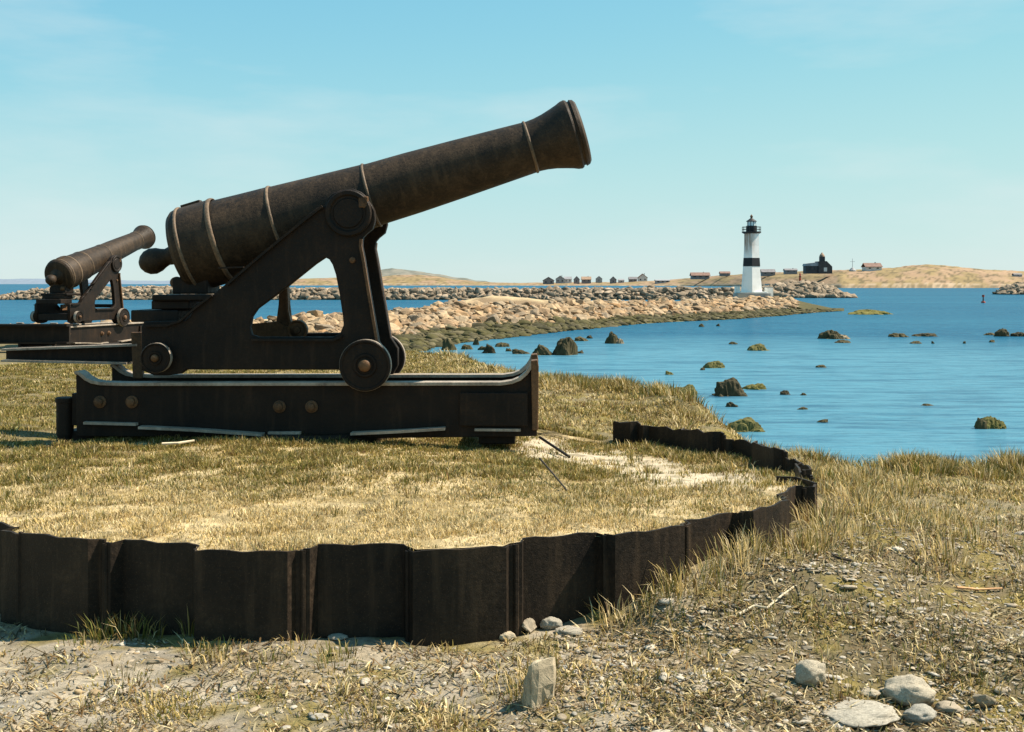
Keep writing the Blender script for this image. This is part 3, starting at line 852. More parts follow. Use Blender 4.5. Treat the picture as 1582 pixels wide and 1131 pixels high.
rg = np.random.default_rng(7)
N = 6500
bp = rg.uniform(-60, 1232, N); bv = .40 + .58*rg.random(N)
bp = np.where(rg.random(N) < .75, rg.uniform(440, 1228, N), bp)
bx, by, bz = spit_pt(bp, bv)
bs = np.exp(rg.normal(-1.36, .42, N))*np.interp(by, [60, 100, 170], [.95, 1.0, 1.25])
bs = np.clip(bs, .13, .75)
kp = ~((bp > 715) & (bp < 850) & (bv > .80)) & ~((bp > 1130) & (bv > .93))
bp, bv, bx, by, bz, bs = [q[kp] for q in (bp, bv, bx, by, bz, bs)]; N = len(bp)
vis = (bp > 425) | (bp < 60) | ((bp > 225) & (bp < 300))
order = np.argsort(-(bs/by)*vis)
ind, rest = order[:290], order[290:]
kinds = ('pale tan boulder in the rubble bank along the lighthouse spit')
for i in ind:
    me = BOULD[int(rg.integers(0, 8))]
    o = bpy.data.objects.new('boulder', me); COL.objects.link(o)
    if not me.materials: me.materials.append(M['boulder'])
    o.location = (bx[i], by[i], bz[i] + .18*bs[i]); s_ = bs[i]
    o.scale = (s_*rg.uniform(.8, 1.2), s_*rg.uniform(.8, 1.2), s_*rg.uniform(.8, 1.1))
    o.rotation_euler = (rg.uniform(-.5, .5), rg.uniform(-.5, .5), rg.uniform(0, 6.28))
    tag(o, kinds, 'boulder', 'boulders of the spit embankment')
pos = np.stack([bx, by, bz + .15*bs], 1)[rest]
sc3 = bs[rest][:, None]*rg.uniform(.75, 1.2, (len(rest), 3))
me = scatter_mesh('boulder_rubble', [m.copy() for m in BOULD], pos, sc3, rg.uniform(0, 6.28, len(rest)), rg.uniform(-.5, .5, len(rest)), M['boulder_stuff'])
o = mesh_obj('boulder_rubble', me); tag(o, 'mass of smaller tan stones filling the spit embankment', 'rubble', kind='stuff')
# weed covered stones along the tide line
N = 5200
wp = rg.uniform(-60, 1296, N); wp = np.where(rg.random(N) < .8, rg.uniform(440, 1296, N), wp); wv = rg.uniform(-.03, .46, N)
wx, wy, wz = spit_pt(wp, wv); ws = np.clip(np.exp(rg.normal(-1.55, .4, N)), .08, .6)
me = scatter_mesh('seaweed_stones', PEB, np.stack([wx, wy, wz+.05*ws], 1), ws[:, None]*rg.uniform(.7, 1.3, (N, 3)), rg.uniform(0, 6.28, N), rg.uniform(-.3, .3, N), M['weedstone'])
o = mesh_obj('seaweed_stones', me); tag(o, 'dark olive weed covered stones along the tide line of the spit', 'stones', kind='stuff')

# ------------------------------------------------------------------ breakwaters
def breakwater(label, line, wid, size, n, seed, endtaper=(1, 1)):
    """line: (px, Y, top row in the photo)"""
    rg = np.random.default_rng(seed)
    root = empty('breakwater', (PX(line[len(line)//2][0], line[len(line)//2][1]), line[len(line)//2][1], WATER))
    tag(root, label, 'breakwater')
    px = np.array([l[0] for l in line], float); Yl = np.array([l[1] for l in line], float); pt = np.array([l[2] for l in line], float)
    zt = EYE - (pt-HZ)*Yl/F
    u = np.linspace(px[0], px[-1], 220)
    Yc = np.interp(u, px, Yl); zc = np.interp(u, px, zt)
    prof = np.array([(-1.1, -.3), (-1, 0), (-.35, .85), (.3, .85), (1, 0), (1.1, -.3)])
    A, B = np.meshgrid(u, np.arange(6))
    dep = np.interp(A.ravel(), u, Yc) + prof[B.ravel(), 0]*wid
    zz = WATER + prof[B.ravel(), 1]*(np.interp(A.ravel(), u, zc)-WATER)
    xx = (A.ravel()-791)*np.interp(A.ravel(), u, Yc)/F
    base = root.location
    me = grid_mesh('core', (xx-base.x).reshape(A.shape), (dep-base.y).reshape(A.shape), (zz-base.z).reshape(A.shape), M['armour'])
    mesh_obj('core', me, None, root)
    a = rg.uniform(px[0], px[-1], n); t = rg.uniform(-1.02, .4, n)
    Y0 = np.interp(a, px, Yl); z0 = np.interp(a, px, zt)
    s = np.clip(np.exp(rg.normal(0, .28, n))*size, size*.5, size*1.7)
    h = np.interp(t, [-1, -.35, .3, 1], [0.0, .88, .88, 0])
    pos = np.stack([(a-791)*Y0/F - base.x, Y0 + t*wid - base.y, WATER + h*(z0-WATER) - base.z], 1)
    me = scatter_mesh('armour_stone', BOULD_RAW, pos, s[:, None]*rg.uniform(.75, 1.25, (n, 3)), rg.uniform(0, 6.28, n), rg.uniform(-.6, .6, n), M['armour'], seed)
    o = mesh_obj('armour_stone', me, None, root); o['kind'] = 'stuff'
    return root
BOULD_RAW = [rock_mesh(300+i, 2, .6, .75, 1.25) for i in range(6)]
breakwater('long rubble breakwater across the harbour behind the guns and the spit', [(-4,282,461),(30,282,453),(60,282,448),(200,282,447.5),(600,282,446.5),(760,282,447),(1000,282,446.5),(1060,282,445.5),(1145,282,447)], 5.0, .72, 2600, 11)
breakwater('distant thin line of breakwater stones behind the long breakwater at left', [(150,430,445),(200,430,443),(330,430,443),(420,430,444)], 5.0, .8, 500, 12)
breakwater('tall rubble breakwater head just behind and right of the lighthouse', [(1168,322,452),(1182,322,445),(1205,322,441),(1225,322,437.5),(1255,322,438),(1275,322,443),(1290,322,451),(1307,322,458.5)], 7.5, 1.05, 620, 13)
breakwater('rubble breakwater end entering the picture at the right edge', [(1543,415,453.5),(1556,415,446),(1572,415,439),(1600,415,436),(1680,415,436)], 7.5, 1.2, 360, 14)
# pier wall linking behind the lighthouse
mb = MB(); a = P(1186, 451, 336); b = P(1232, 438.5, 336); mb.box(a.x, b.x, 334, 340, WATER-.5, b.z)
M['concrete'] = flat_mat('grey_concrete', (.30, .30, .28), .85, .25, .6)
M['whitewash'] = flat_mat('whitewash', (.80, .78, .72), .75, .12, 1.2)
o = mb.build('pier_wall', M['concrete']); tag(o, 'low grey concrete pier wall behind the right side of the lighthouse', 'pier')

# ------------------------------------------------------------------ lighthouse
def lighthouse():
    Y = 167.0; k = Y/F
    zb = EYE - (457-HZ)*k
    c = P(1161, 457, Y)
    root = empty('lighthouse', c)
    tag(root, 'white tapering lighthouse with a black band and dark lantern at the end of the spit', 'lighthouse')
    def z(py): return (457-py)*k
    def octa(r, zz, bm, n): return [bm.verts.new((r*math.cos(2*math.pi*i/n+R(-97)), r*math.sin(2*math.pi*i/n+R(-97)), zz)) for i in range(n)]
    def tower_part(name, levels, mat, parent=root, n=6):
        bm = bmesh.new(); rows = [octa(r, zz, bm, n) for r, zz in levels]
        for a, b in zip(rows, rows[1:]):
            for i in range(n): bm.faces.new((a[i], a[(i+1)%n], b[(i+1)%n], b[i]))
        bm.faces.new(rows[0][::-1]); bm.faces.new(rows[-1])
        me = bpy.data.meshes.new(name); bm.to_mesh(me); bm.free()
        return mesh_obj(name, me, mat, parent)
    def rad(py): return np.interp(py, [363, 380, 398, 412, 430, 451], [12.2, 12.3, 13.2, 14.2, 15.6, 17.4])*k*1.01
    # white tower with rust run down from the gallery on the left
    t = NT('lighthouse_paint')
    sx = t.n('ShaderNodeSeparateXYZ'); t.l(t.tc.outputs['Object'], sx.inputs[0])
    mr = t.n('ShaderNodeMapRange'); t.l(sx.outputs[2], mr.inputs[0]); mr.inputs[1].default_value = z(396); mr.inputs[2].default_value = z(378)
    st = t.noise(1.6, 5, .65, stretch=(2.2, 2.2, .16))
    mm = t.n('ShaderNodeMath', operation='MULTIPLY'); t.l(mr.outputs[0], mm.inputs[0])
    rp = t.ramp(st, [(.34, .3), (.55, 1)]); t.l(rp, mm.inputs[1])
    mx_ = t.n('ShaderNodeMapRange'); t.l(sx.outputs[0], mx_.inputs[0]); mx_.inputs[1].default_value = .55; mx_.inputs[2].default_value = -.5
    m2 = t.n('ShaderNodeMath', operation='MULTIPLY'); t.l(mm.outputs[0], m2.inputs[0]); t.l(mx_.outputs[0], m2.inputs[1]); mm = m2
    c1 = t.mix(t.ramp(t.noise(1.3, 5), [(.45, 0), (.75, .35)]), (.80, .79, .75), (.55, .52, .46))
    c1 = t.mix(mm.outputs[0], c1, (.22, .12, .06))
    M['lightpaint'] = t.done(c1, .7, None, .3)
    tower_part('tower', [(rad(451)*1.02, z(451)), (rad(430), z(430)), (rad(412), z(412)), (rad(398), z(398)), (rad(380), z(380)), (rad(363), z(361))], M['lightpaint'])
    M['blackpaint'] = flat_mat('black_paint', (.014, .014, .016), .6, .3, 1.5)
    tower_part('band', [(rad(412)+.03, z(411.6)), (rad(398.5)+.03, z(398.6))], M['blackpaint'])
    M['darkmetal'] = flat_mat('dark_metal', (.022, .02, .02), .55, .3, 3)
    tower_part('gallery', [(12.4*k, z(361)), (14.8*k, z(359.5)), (14.8*k, z(358))], M['darkmetal'], n=16)
    # railing
    mb = MB()
    for i in range(16):
        a = 2*math.pi*i/16; x, y = 14.2*k*math.cos(a), 14.2*k*math.sin(a)
        mb.box(x-.03, x+.03, y-.03, y+.03, z(358), z(350.5))
    for zz in (z(350.8), z(354.5)):
        for i in range(32):
            a, b = 2*math.pi*i/32, 2*math.pi*(i+1)/32
            mb.prismz([(14.1*k*math.cos(a), 14.1*k*math.sin(a)), (14.5*k*math.cos(a), 14.5*k*math.sin(a)), (14.5*k*math.cos(b), 14.5*k*math.sin(b)), (14.1*k*math.cos(b), 14.1*k*math.sin(b))], zz-.025, zz+.03)
    mb.build('railing', M['darkmetal'], root)
    tower_part('lantern_base', [(8.2*k, z(357.9)), (8.2*k, z(349))], M['blackpaint'], n=16)
    g = NT('lantern_glass'); M['glass'] = g.done((.55, .66, .68), .12, None, .6)
    tower_part('lantern_glass', [(6.4*k, z(349)), (6.4*k, z(342.6))], M['glass'], n=16)
    mb = MB()
    for i in range(8):
        a = 2*math.pi*i/8+R(22.5); x, y = 6.5*k*math.cos(a), 6.5*k*math.sin(a)
        mb.box(x-.03, x+.03, y-.03, y+.03, z(349), z(342.5))
    mb.build('glazing_bars', M['darkmetal'], root)
    rf = tower_part('roof', [(8.2*k, z(342.5)), (8.0*k, z(341.6)), (3.6*k, z(338.6)), (1.6*k, z(337))], M['darkmetal'], n=16)
    mb = MB(); mb.lathe([(z(337.2), 1.3*k), (z(335.5), 2.0*k), (z(334), 2.2*k), (z(332.8), 1.4*k), (z(331), 0)], 12, ALONG_Z, caps=False); mb.build('ventilator', M['rust'], rf, smooth=40)
    # door and window on the lit side
    mb = MB(); mb.box(-.42, .42, -17.75*k*1.0-.06, -15.6*k, z(451), z(434)); 
    mb.bm.free()
    mb = MB()
    mb.box(-25*k, 26*k, -19*k, 19*k, z(462), z(452.6)); mb.build('plinth', M['concrete'], root, bevel=.05)
    mb = MB(); mb.box(-20*k, 21*k, -17*k, 17*k, z(452.5), z(450.8)); mb.build('plinth_step', M['whitewash'], root, bevel=.03)
    return root
lighthouse()
def shed(name, label, px0, px1, pt, pb, Y, depth, wallm, roofm, cat='shed', roof_h=.25, gable='x', sink=.4):
    a = P(px0, pb, Y); b = P(px1, pt, Y)
    wd = b.x-a.x; h = b.z-a.z
    root = empty(name, ((a.x+b.x)/2, Y+depth/2, a.z)); tag(root, label, cat)
    he = h*(1-roof_h)
    mb = MB(); mb.box(-wd/2, wd/2, -depth/2, depth/2, -sink, he)
    if gable == 'y': mb.prism([(-wd/2, he), (wd/2, he), (0, h*.98)], -depth/2, depth/2)
    mb.build('wall', wallm, root)
    o_ = wd*.05
    mb = MB()
    if gable == 'x':
        t = max(.12, h*.05)
        r_ = [(-depth/2-o_, he-t*.2), (0, h-t), (depth/2+o_, he-t*.2), (depth/2+o_, he+t), (0, h+t*.3), (-depth/2-o_, he+t)]
        M4 = Matrix.Rotation(R(90), 4, 'Z')
        a_ = [mb.bm.verts.new((-wd/2-o_, p, q)) for p, q in r_]; b_ = [mb.bm.verts.new((wd/2+o_, p, q)) for p, q in r_]
        mb.bm.faces.new(a_); mb.bm.faces.new(b_[::-1])
        for i in range(6):
            j = (i+1) % 6; mb.bm.faces.new((a_[j], a_[i], b_[i], b_[j]))
    elif gable == 'y':
        t = max(.12, h*.05)
        mb.prism([(-wd/2-o_, he-t), (0, h-t), (wd/2+o_, he-t), (wd/2+o_, he+t*.4), (0, h+t), (-wd/2-o_, he+t*.4)], -depth/2-o_, depth/2+o_)
    else:
        mb.box(-wd/2-o_, wd/2+o_, -depth/2-o_, depth/2+o_, he, h)
    mb.build('roof', roofm, root)
    return root, wd, he, depth
shed('hut', 'tiny whitewashed hut at the left foot of the lighthouse', 1136.5, 1143.5, 440.5, 454, 168, 1.0, M['whitewash'], M['concrete'], 'hut', .12, 'flat')
shed('hut', 'small white flat roofed hut at the right foot of the lighthouse', 1184, 1194.5, 443, 456, 168, 1.3, M['whitewash'], M['concrete'], 'hut', .12, 'flat')
# harbour beacon on the breakwater head
M['redpaint'] = flat_mat('red_paint', (.28, .045, .025), .6, .2, 2)
c = P(1236, 440, 321); kz = 321/F
root = empty('harbour_beacon', c); tag(root, 'slim red and dark harbour beacon standing on the breakwater behind the lighthouse', 'beacon')
MB().lathe([(-.8,2.2*kz),(8*kz,1.7*kz),(12*kz,1.3*kz)], 14, ALONG_Z).build('column', M['redpaint'], root, smooth=40)
MB().lathe([(12*kz,2.0*kz),(13*kz,2.0*kz)], 14, ALONG_Z).build('gallery', M['darkmetal'], root)
MB().lathe([(13*kz,1.2*kz),(16.5*kz,1.3*kz),(18.5*kz,.3*kz),(20*kz,0.1*kz)], 14, ALONG_Z).build('lantern', M['redpaint'], root, smooth=40)
# floating buoy
c = P(1519, 468, 234); kz = 234/F
root = empty('buoy', (c.x, c.y, WATER)); tag(root, 'small dark red channel buoy floating in the bay near the right edge', 'buoy')
MB().lathe([(-.3,0),(-.3,3.0*kz),(1.6*kz,3.2*kz),(2.6*kz,2.6*kz),(3*kz,0)], 18, ALONG_Z, caps=False).build('float', M['redpaint'], root, smooth=40)
MB().lathe([(3*kz,1.1*kz),(9*kz,.8*kz)], 12, ALONG_Z).build('mast', M['darkmetal'], root)
MB().lathe([(9*kz,1.9*kz),(12.5*kz,1.9*kz)], 12, ALONG_Z).build('topmark', M['redpaint'], root)

# ------------------------------------------------------------------ islands and hills
def island(name, label, tops, shoreY, depth, colf, cat='island', step=3.0, rough=0.0):
    tops = np.array(tops, float)
    px = np.arange(tops[0,0], tops[-1,0]+.1, step)
    sy = np.interp(px, *zip(*shoreY)); ct = np.interp(px, tops[:,0], tops[:,1])
    v = np.concatenate([np.linspace(-.05, 1, 26), np.array([1.3, 1.8, 2.4])])
    U, V = np.meshgrid(px, v)
    SY = np.tile(sy, (len(v), 1)); CT = np.tile(ct, (len(v), 1))
    cy = SY + depth
    zc = EYE - (CT-HZ)*cy/F + (fbm(U*.06, V*0+3, 55)-.5)*rough
    prof = np.interp(V, [-.05, 0, .06, .5, 1, 1.8, 2.4], [-.1, 0, .16, .66, 1, .6, -.1])
    Yy = SY + V*depth
    Z = WATER + prof*(zc-WATER) + (fbm(U*.08, V*6, 57)-.5)*rough*prof
    X = (U-791)*Yy/F
    me = grid_mesh(name, X, Yy, Z, M['soil_far'], colf(U.ravel(), V.ravel()))
    o = mesh_obj(name, me); tag(o, label, cat, kind='structure')
M['soil_far'] = attr_mat('far_land', .95, .22, .03, .3, 2.0)
def isl_col(u, v):
    n = fbm(u*.05, v*4, 71); n2 = fbm(u*.2, v*14, 73)
    c = lerp(np.tile(np.array((.27,.18,.11)), (len(u), 1)), np.tile(np.array((.22,.16,.075)), (len(u), 1)), sstep(.4, .62, n))
    c = lerp(c, np.tile(np.array((.09,.07,.035)), (len(u), 1)), sstep(.52, .68, n2)*.8)
    c = lerp(c, np.tile(np.array((.38,.29,.20)), (len(u), 1)), (v < .1)*.7*sstep(.35, .6, n2))
    c = lerp(c, np.tile(np.array((.12,.095,.055)), (len(u), 1)), ((v < .05)*.8)*sstep(.35, .6, fbm(u*.55, v*40, 75)))
    return c
ISL = [(380,434),(450,431),(520,429),(590,427.5),(610,425),(640,424.5),(670,426),(700,431),(740,435.5),(800,437),(840,436.5),(940,436),(1000,435),(1040,432),(1080,428.5),(1110,425.5),(1150,423),(1200,420.5),(1250,418.5),(1300,417),(1345,416),(1390,412),(1432,408),(1465,411),(1520,416),(1582,419),(1650,421),(1750,424),(1900,436)]
SHY = [(380,2300),(900,2150),(1050,1900),(1180,1300),(1300,1010),(1700,1000),(1900,1000)]
island('island', 'low tan grassy island across the water', ISL, SHY, 160, isl_col, rough=1.2)
def hill_col(u, v):
    n = fbm(u*.06, v*3, 81)
    return lerp(np.tile(np.array((.17,.16,.13)), (len(u), 1)), np.tile(np.array((.11,.115,.095)), (len(u), 1)), sstep(.4, .6, n))
island('hill', 'hazy grey green hill behind the left part of the island', [(500,437),(540,428),(575,418),(605,414.5),(640,418.5),(680,424),(730,432),(770,438)], [(500,3200),(770,3200)], 500, hill_col, 'hill', rough=4)
def far_haze_col(u, v): return np.tile(np.array((.15,.19,.24)), (len(u), 1))  # blue air haze put into the hill colour
island('far_hills', 'faint hills painted hazy blue low on the far left horizon', [(-120,437),(0,431.5),(60,430.5),(110,433.5),(170,432.5),(230,434),(300,433),(380,434.5),(460,438)], [(-120,7000),(460,7000)], 900, far_haze_col, 'hill', rough=4)

M['greywood'] = flat_mat('weathered_wood', (.30, .30, .30), .85, .25, .3)
M['darkwood'] = flat_mat('hazed_dark_wood', (.19, .175, .175), .85, .25, .3)  # wood paled towards the sky: distance haze mixed into the colour
M['rustroof'] = flat_mat('hazed_rust_red_roof', (.19, .115, .09), .8, .25, .3)  # red dulled, haze painted into the roof colour
M['tileroof'] = flat_mat('orange_roof', (.30, .20, .135), .8, .2, .3)
M['greyroof'] = flat_mat('grey_roof', (.26, .26, .27), .7, .2, .3)
M['darkroof'] = flat_mat('hazed_dark_roof', (.17, .16, .165), .7, .25, .3)  # dark roof lightened with painted-in haze
M['paintwall'] = flat_mat('pale_wall', (.55, .53, .50), .8, .12, .3)
M['pane'] = flat_mat('dark_pane', (.02, .024, .03), .25, .1, 1)
def house(label, x0, x1, pt, pb, Y, wallm, roofm, gable='x', roof_h=.45, depth=None, chimney=False, nwin=2):
    pt = pt + .14*(pb-pt); x0, x1 = x0+.06*(x1-x0), x1-.06*(x1-x0)
    dpt = depth or (x1-x0)*Y/F*.7
    root, wd, he, dp = shed('house', label, x0, x1, pt, pb, Y, dpt, wallm, roofm, 'house', roof_h, gable, 2.0)
    h = (pb-pt)*Y/F
    for i in range(nwin):
        xx = -wd/2 + wd*(i+.5)/nwin
        MB().box(xx-wd*.07, xx+wd*.07, -dp/2-.08, -dp/2+.05, he*.32, he*.74).build('window', M['pane'], root)
    if chimney: MB().box(wd*.18, wd*.18+.9, -.45, .45, he, h*1.12).build('chimney', M['darkwood'], root)
HS = [
 ('dark grey house at the left end of the island village, tree mass to its right', 838,857,426.5,438.5,2210,'darkwood','darkroof','y',.5,None,False,2),
 ('pale grey gabled house, largest at the left end of the island village', 858,873,424.5,437,2250,'greywood','greyroof','y',.45,None,True,2),
 ('second pale grey house tucked behind the largest one in the island village', 871,884,426,436.5,2260,'paintwall','greyroof','x',.45,None,False,2),
 ('narrow dark house left of the orange roofed one in the village', 886,896,425.5,436.5,2200,'darkwood','darkroof','y',.5,None,False,1),
 ('house with an orange roof in the middle of the island village', 898,914,426,436,2210,'darkwood','tileroof','x',.55,None,True,2),
 ('small pale grey cottage right of the orange roofed house', 920,931,425.5,435,2220,'greywood','greyroof','y',.5,None,False,1),
 ('dark house standing apart between the pale cottage and the twin roofs', 942,953,426,437,2150,'darkwood','darkroof','y',.5,None,False,1),
 ('low grey shed beside the lone dark house on the island', 955,965,430,437,2160,'greywood','greyroof','x',.4,None,False,1),
 ('dark low roofed house joined to the taller gabled one', 971,985,426.5,435.5,2170,'darkwood','darkroof','x',.5,None,False,2),
 ('tall gabled house with brown roof at the right end of the village', 985,1001,421.5,435,2190,'paintwall','rustroof','y',.5,None,True,2),
 ('long low greenish shed on the shore right of the island village', 1012,1036,431,437,2000,'greywood','greyroof','x',.35,None,False,3),
 ('long house with a rust red roof on the rise left of the lighthouse', 1067,1098,419.5,429.5,1790,'darkwood','rustroof','x',.6,14,True,3),
 ('small brown roofed house close to the left of the lighthouse', 1112,1129,418.5,424.5,1680,'darkwood','rustroof','x',.6,None,False,2),
 ('dark long roofed shed showing just right of the lighthouse tower', 1176,1199,414.5,424,1370,'darkwood','darkroof','x',.6,None,False,2),
 ('flat dark house between the lighthouse and the church', 1212,1233,414,420.5,1230,'darkwood','darkroof','x',.5,None,True,2),
 ('dark red roofed house alone on the crest right of the church', 1336,1364,404.5,416.5,1140,'paintwall','rustroof','x',.62,13,True,2),
 ('tiny grey hut at the far right of the island', 1566,1580,421.5,426.5,1080,'greywood','darkroof','x',.5,None,False,1),
]
for (lb, x0, x1, pt, pb, Y, wm, rm, g, rh, dp, ch, nw) in HS:
    house(lb, x0, x1, pt, pb, Y, M[wm], M[rm], g, rh, dp, ch, nw)
# church
Y = 1130; k = Y/F
c = P(1263, 419.5, Y)
root = empty('church', c); tag(root, 'dark church with a squat tower and pointed cap on the island skyline', 'church')
def z(py): return (419.5-py)*k
def xk(px): return (px-1263)*k
M['churchwood'] = flat_mat('church_boards', (.055, .05, .05), .85, .25, .3)
mb = MB(); mb.box(xk(1243), xk(1264), -5, 6, -2, z(411)); mb.build('nave', M['churchwood'], root)
mb = MB(); mb.prism([(xk(1242), z(411)), (xk(1264), z(411)), (xk(1264), z(405)), (xk(1243), z(407.5))], -5.4, 6.4); mb.build('roof', M['greyroof'], root)
mb = MB(); mb.prism([(xk(1262), -2), (xk(1283), -2), (xk(1283), z(412)), (xk(1279), z(408)), (xk(1274.5), z(403.5)), (xk(1262), z(404))], -6.5, 7.5); mb.build('transept', M['churchwood'], root)
mb = MB(); mb.box(xk(1266.5), xk(1273.5), -2.6, 2.6, z(405), z(396.5)); tw = mb.build('tower', M['churchwood'], root)
mb = MB(); mb.lathe([(z(396.4), 4.4*k), (z(394), 3.6*k), (z(391.5), 1.6*k), (z(389.5), 0)], 8, Matrix.Translation((xk(1270), 0, 0)) @ ALONG_Z, caps=False); mb.build('spire', M['tileroof'], tw)
mb = MB(); mb.box(xk(1248), xk(1251), -5.15, -5.02, z(417), z(412.5)); mb.box(xk(1255), xk(1258), -5.15, -5.02, z(417), z(412.5)); mb.build('window', M['pane'], root)
mb = MB(); mb.box(xk(1270), xk(1275), -6.66, -6.52, z(419.5), z(413.5)); mb.build('door', M['paintwall'], root)
# mast
c = P(1317, 417.5, 1150); k = 1150/F
root = empty('signal_mast', c); tag(root, 'thin pale signal mast on the crest between the church and the red roofed house', 'mast')
MB().lathe([(-2,.28),(18*k,.16)], 8, ALONG_Z).build('pole', M['greywood'], root)
MB().box(-2.2, 2.2, -.12, .12, 13*k, 13*k+.25).build('yard', M['greywood'], root)
MB().lathe([(-2,3.5),(0,3.2),(2.2,1.2),(2.6,0)], 10, ALONG_Z, caps=False).build('mound_base', M['greywood'], root)

# ------------------------------------------------------------------ rocks in the bay
SEA = [ # px, waterline row, width px, height px, kind, label
 (872,549,38,28,'s','big blocky dark boulder in the shallows right of the gun muzzle end of the slide'),
 (842,549,32,17,'s','low dark rock touching the left side of the big blocky boulder in the shallows'),
 (898,527,26,7,'s','flat brown rock right behind the big blocky boulder in the shallows'),
 (896,546,14,5,'s','small flat rock off the right foot of the big blocky boulder'),
 (947,531,23,19,'s','lone dark square boulder standing in the shallows'),
 (957,531,16,8,'p','pale stone leaning on the lone dark square boulder'),
 (911,523,12,5,'s',None),
 (696,541,24,19,'s','dark pointed boulder at the tide line just right of the front rollers'),
 (720,540,20,8,'s',None),(735,533,12,12,'s','small upright dark stone in the cluster of rocks by the slide end'),(757,546,26,15,'s','broad brown rock in the middle of the rock cluster by the slide end'),(775,536,22,7,'s',None),(745,541,18,6,'s',None),(806,547,26,8,'s','long flat rock between the rock cluster and the big blocky boulder'),(786,543,10,5,'s',None),
 (1174,542,34,11,'g','rounded olive rock in mid bay beneath the lighthouse'),
 (1134,532,16,4,'s',None),(1102,569,38,11,'g','low green rock with sharp left side in mid bay'),(1085,572,10,4,'s',None),(1036,579,14,6,'g','small green rock alone in the near bay'),
 (1128,613,58,29,'s','largest dark angular boulder in the near bay'),
 (1166,602,40,9,'g','flat weed covered rock behind the largest dark boulder in the near bay'),
 (1133,629,20,8,'s','small wet rock below the largest dark boulder'),
 (1153,668,72,21,'g','long wedge shaped rock near the grassy bank'),
 (1048,614,56,20,'g','mossy mound rising at the edge of the grassy bank'),
 (1295,524,46,14,'s','two toned rock group in the bay right of the lighthouse'),
 (1305,524,24,7,'p','pale ledge at the right of the two toned rock group'),
 (1303,530,24,5,'s',None),
 (1395,521,34,6,'s','left half of the long thin reef in the right of the bay'),(1432,520,40,5,'s','right half of the long thin reef in the right of the bay'),(1415,531,20,4,'s',None),
 (1357,486,74,8,'g','long low weedy reef off the tip of the spit'),
 (1553,520,24,13,'s','dark humped rock near the right edge of the bay'),(1574,520,24,7,'s','flat rock against the right side of the dark humped rock'),(1533,518,22,4,'s',None),(1533,529,9,4,'s',None),
 (1536,663,48,18,'g','tapering green rock in the near bay by the right edge'),
 (1521,663,22,17,'s','dark blunt end of the tapering green rock'),
 (1270,568,20,4,'s',None),(1213,610,18,7,'s','small dark rock with a pale side in the near bay'),(1243,611,12,4,'s',None),(1240,633,17,4,'s',None),(1272,653,20,5,'s','small flat brown rock in the near bay below mid picture'),
 (1435,627,22,3,'s',None),(1084,505,9,5,'s',None),(1110,504,10,4,'s',None),(1442,531,5,4,'s',None),(1490,531,5,4,'s',None),
 
]
rr_ = random.Random(5)
seaM = {'s': M['searock'], 'g': M['greenrock'], 'p': M['tanrock']}
meshes = {}
for i, (px, py, wpx, hpx, kd, lb) in enumerate(SEA):
    Y = 3.7*F/(py-HZ)
    hw = wpx*Y/F/2; hh = hpx*Y/F
    me = sea_rock_mesh(500+i, 5 if wpx > 24 else 4 if wpx > 12 else 3)
    if not lb: wpx, hpx = wpx*.85, hpx*.7
    me.materials.append(seaM[kd])
    o = bpy.data.objects.new('sea_rock', me); COL.objects.link(o)
    d = hw*rr_.uniform(.6, .95)
    mz = max(v.co.z for v in me.vertices); mx = max(abs(v.co.x) for v in me.vertices)
    dz = hh*1.5
    o.location = (PX(px, Y), Y + d*.8, WATER - (dz - hh)); o.scale = (hw/mx*1.28, d, dz/mz)
    o.rotation_euler = (0, 0, rr_.uniform(-.25, .25))
    tag(o, lb or 'tiny dark rock barely breaking the surface of the bay', 'rock', 'small rocks awash in the bay' if not lb else 'rocks in the bay')

# ------------------------------------------------------------------ foreground stones
def place_stone(name, label, px, py, wpx, hpx, Ydepth, seed, mat, ang=.3, rot=0, tilt=0, group=None, z=None):
    zz = None
    Y = Ydepth
    x = PX(px, Y)
    gz = ground_z(x, Y)[0][0]
    me = rock_mesh(seed, 4, ang, 1.0, 1.0); me.materials.append(mat)
    o = bpy.data.objects.new(name, me); COL.objects.link(o)
    hw = wpx*Y/F/2; hh = hpx*Y/F/2
    mx = max(abs(v.co.x) for v in me.vertices); mz = max(v.co.z for v in me.vertices)
    o.scale = (hw/mx, hw/mx*.8, hh/mz*1.1)
    o.location = (x, Y + hw*.5, gz + hh*.75)
    o.rotation_euler = (0, tilt, rot)
    tag(o, label, 'stone', group)
    return o
place_stone('stone', 'rounded cream stone, left of the big stones at the bottom right', 1257, 1074, 56, 42, 5.55, 801, M['palestone'], .3, .3, -.15)
place_stone('stone', 'wide flat blue grey slab at the bottom right', 1332, 1108, 132, 22, 5.27, 802, M['palestone'], .3, .1)
place_stone('stone', 'thick curved pale stone behind the slab at the bottom right', 1412, 1078, 84, 46, 5.5, 813, M['palestone'], .3, -.2)
place_stone('stone', 'smooth cream stone in front of the thick curved one at the bottom right', 1427, 1100, 56, 28, 5.33, 804, M['palestone'], .3, .4)
place_stone('stone', 'brown tinted stone nearest the right edge at the bottom', 1527, 1074, 44, 24, 5.5, 805, M['gravel'], .6, .2)
place_stone('stone', 'small pale stone behind the flat slab at the bottom right', 1346, 1078, 32, 12, 5.55, 806, M['palestone'], .3)
place_stone('stone', 'flat grey stone right of the thick curved stone', 1468, 1085, 42, 18, 5.45, 807, M['gravel'], .3)
place_stone('stone', 'white round stone against the foot of the sheet piling', 852, 975, 36, 20, 6.5, 808, M['palestone'], .3)
place_stone('stone', 'grey jagged stone left of the white one at the foot of the piling', 813, 981, 34, 26, 6.45, 809, M['gravel'], .6)
place_stone('stone', 'pale flat stone below the seam of the sheet piling', 783, 993, 30, 14, 6.35, 810, M['palestone'], .3)
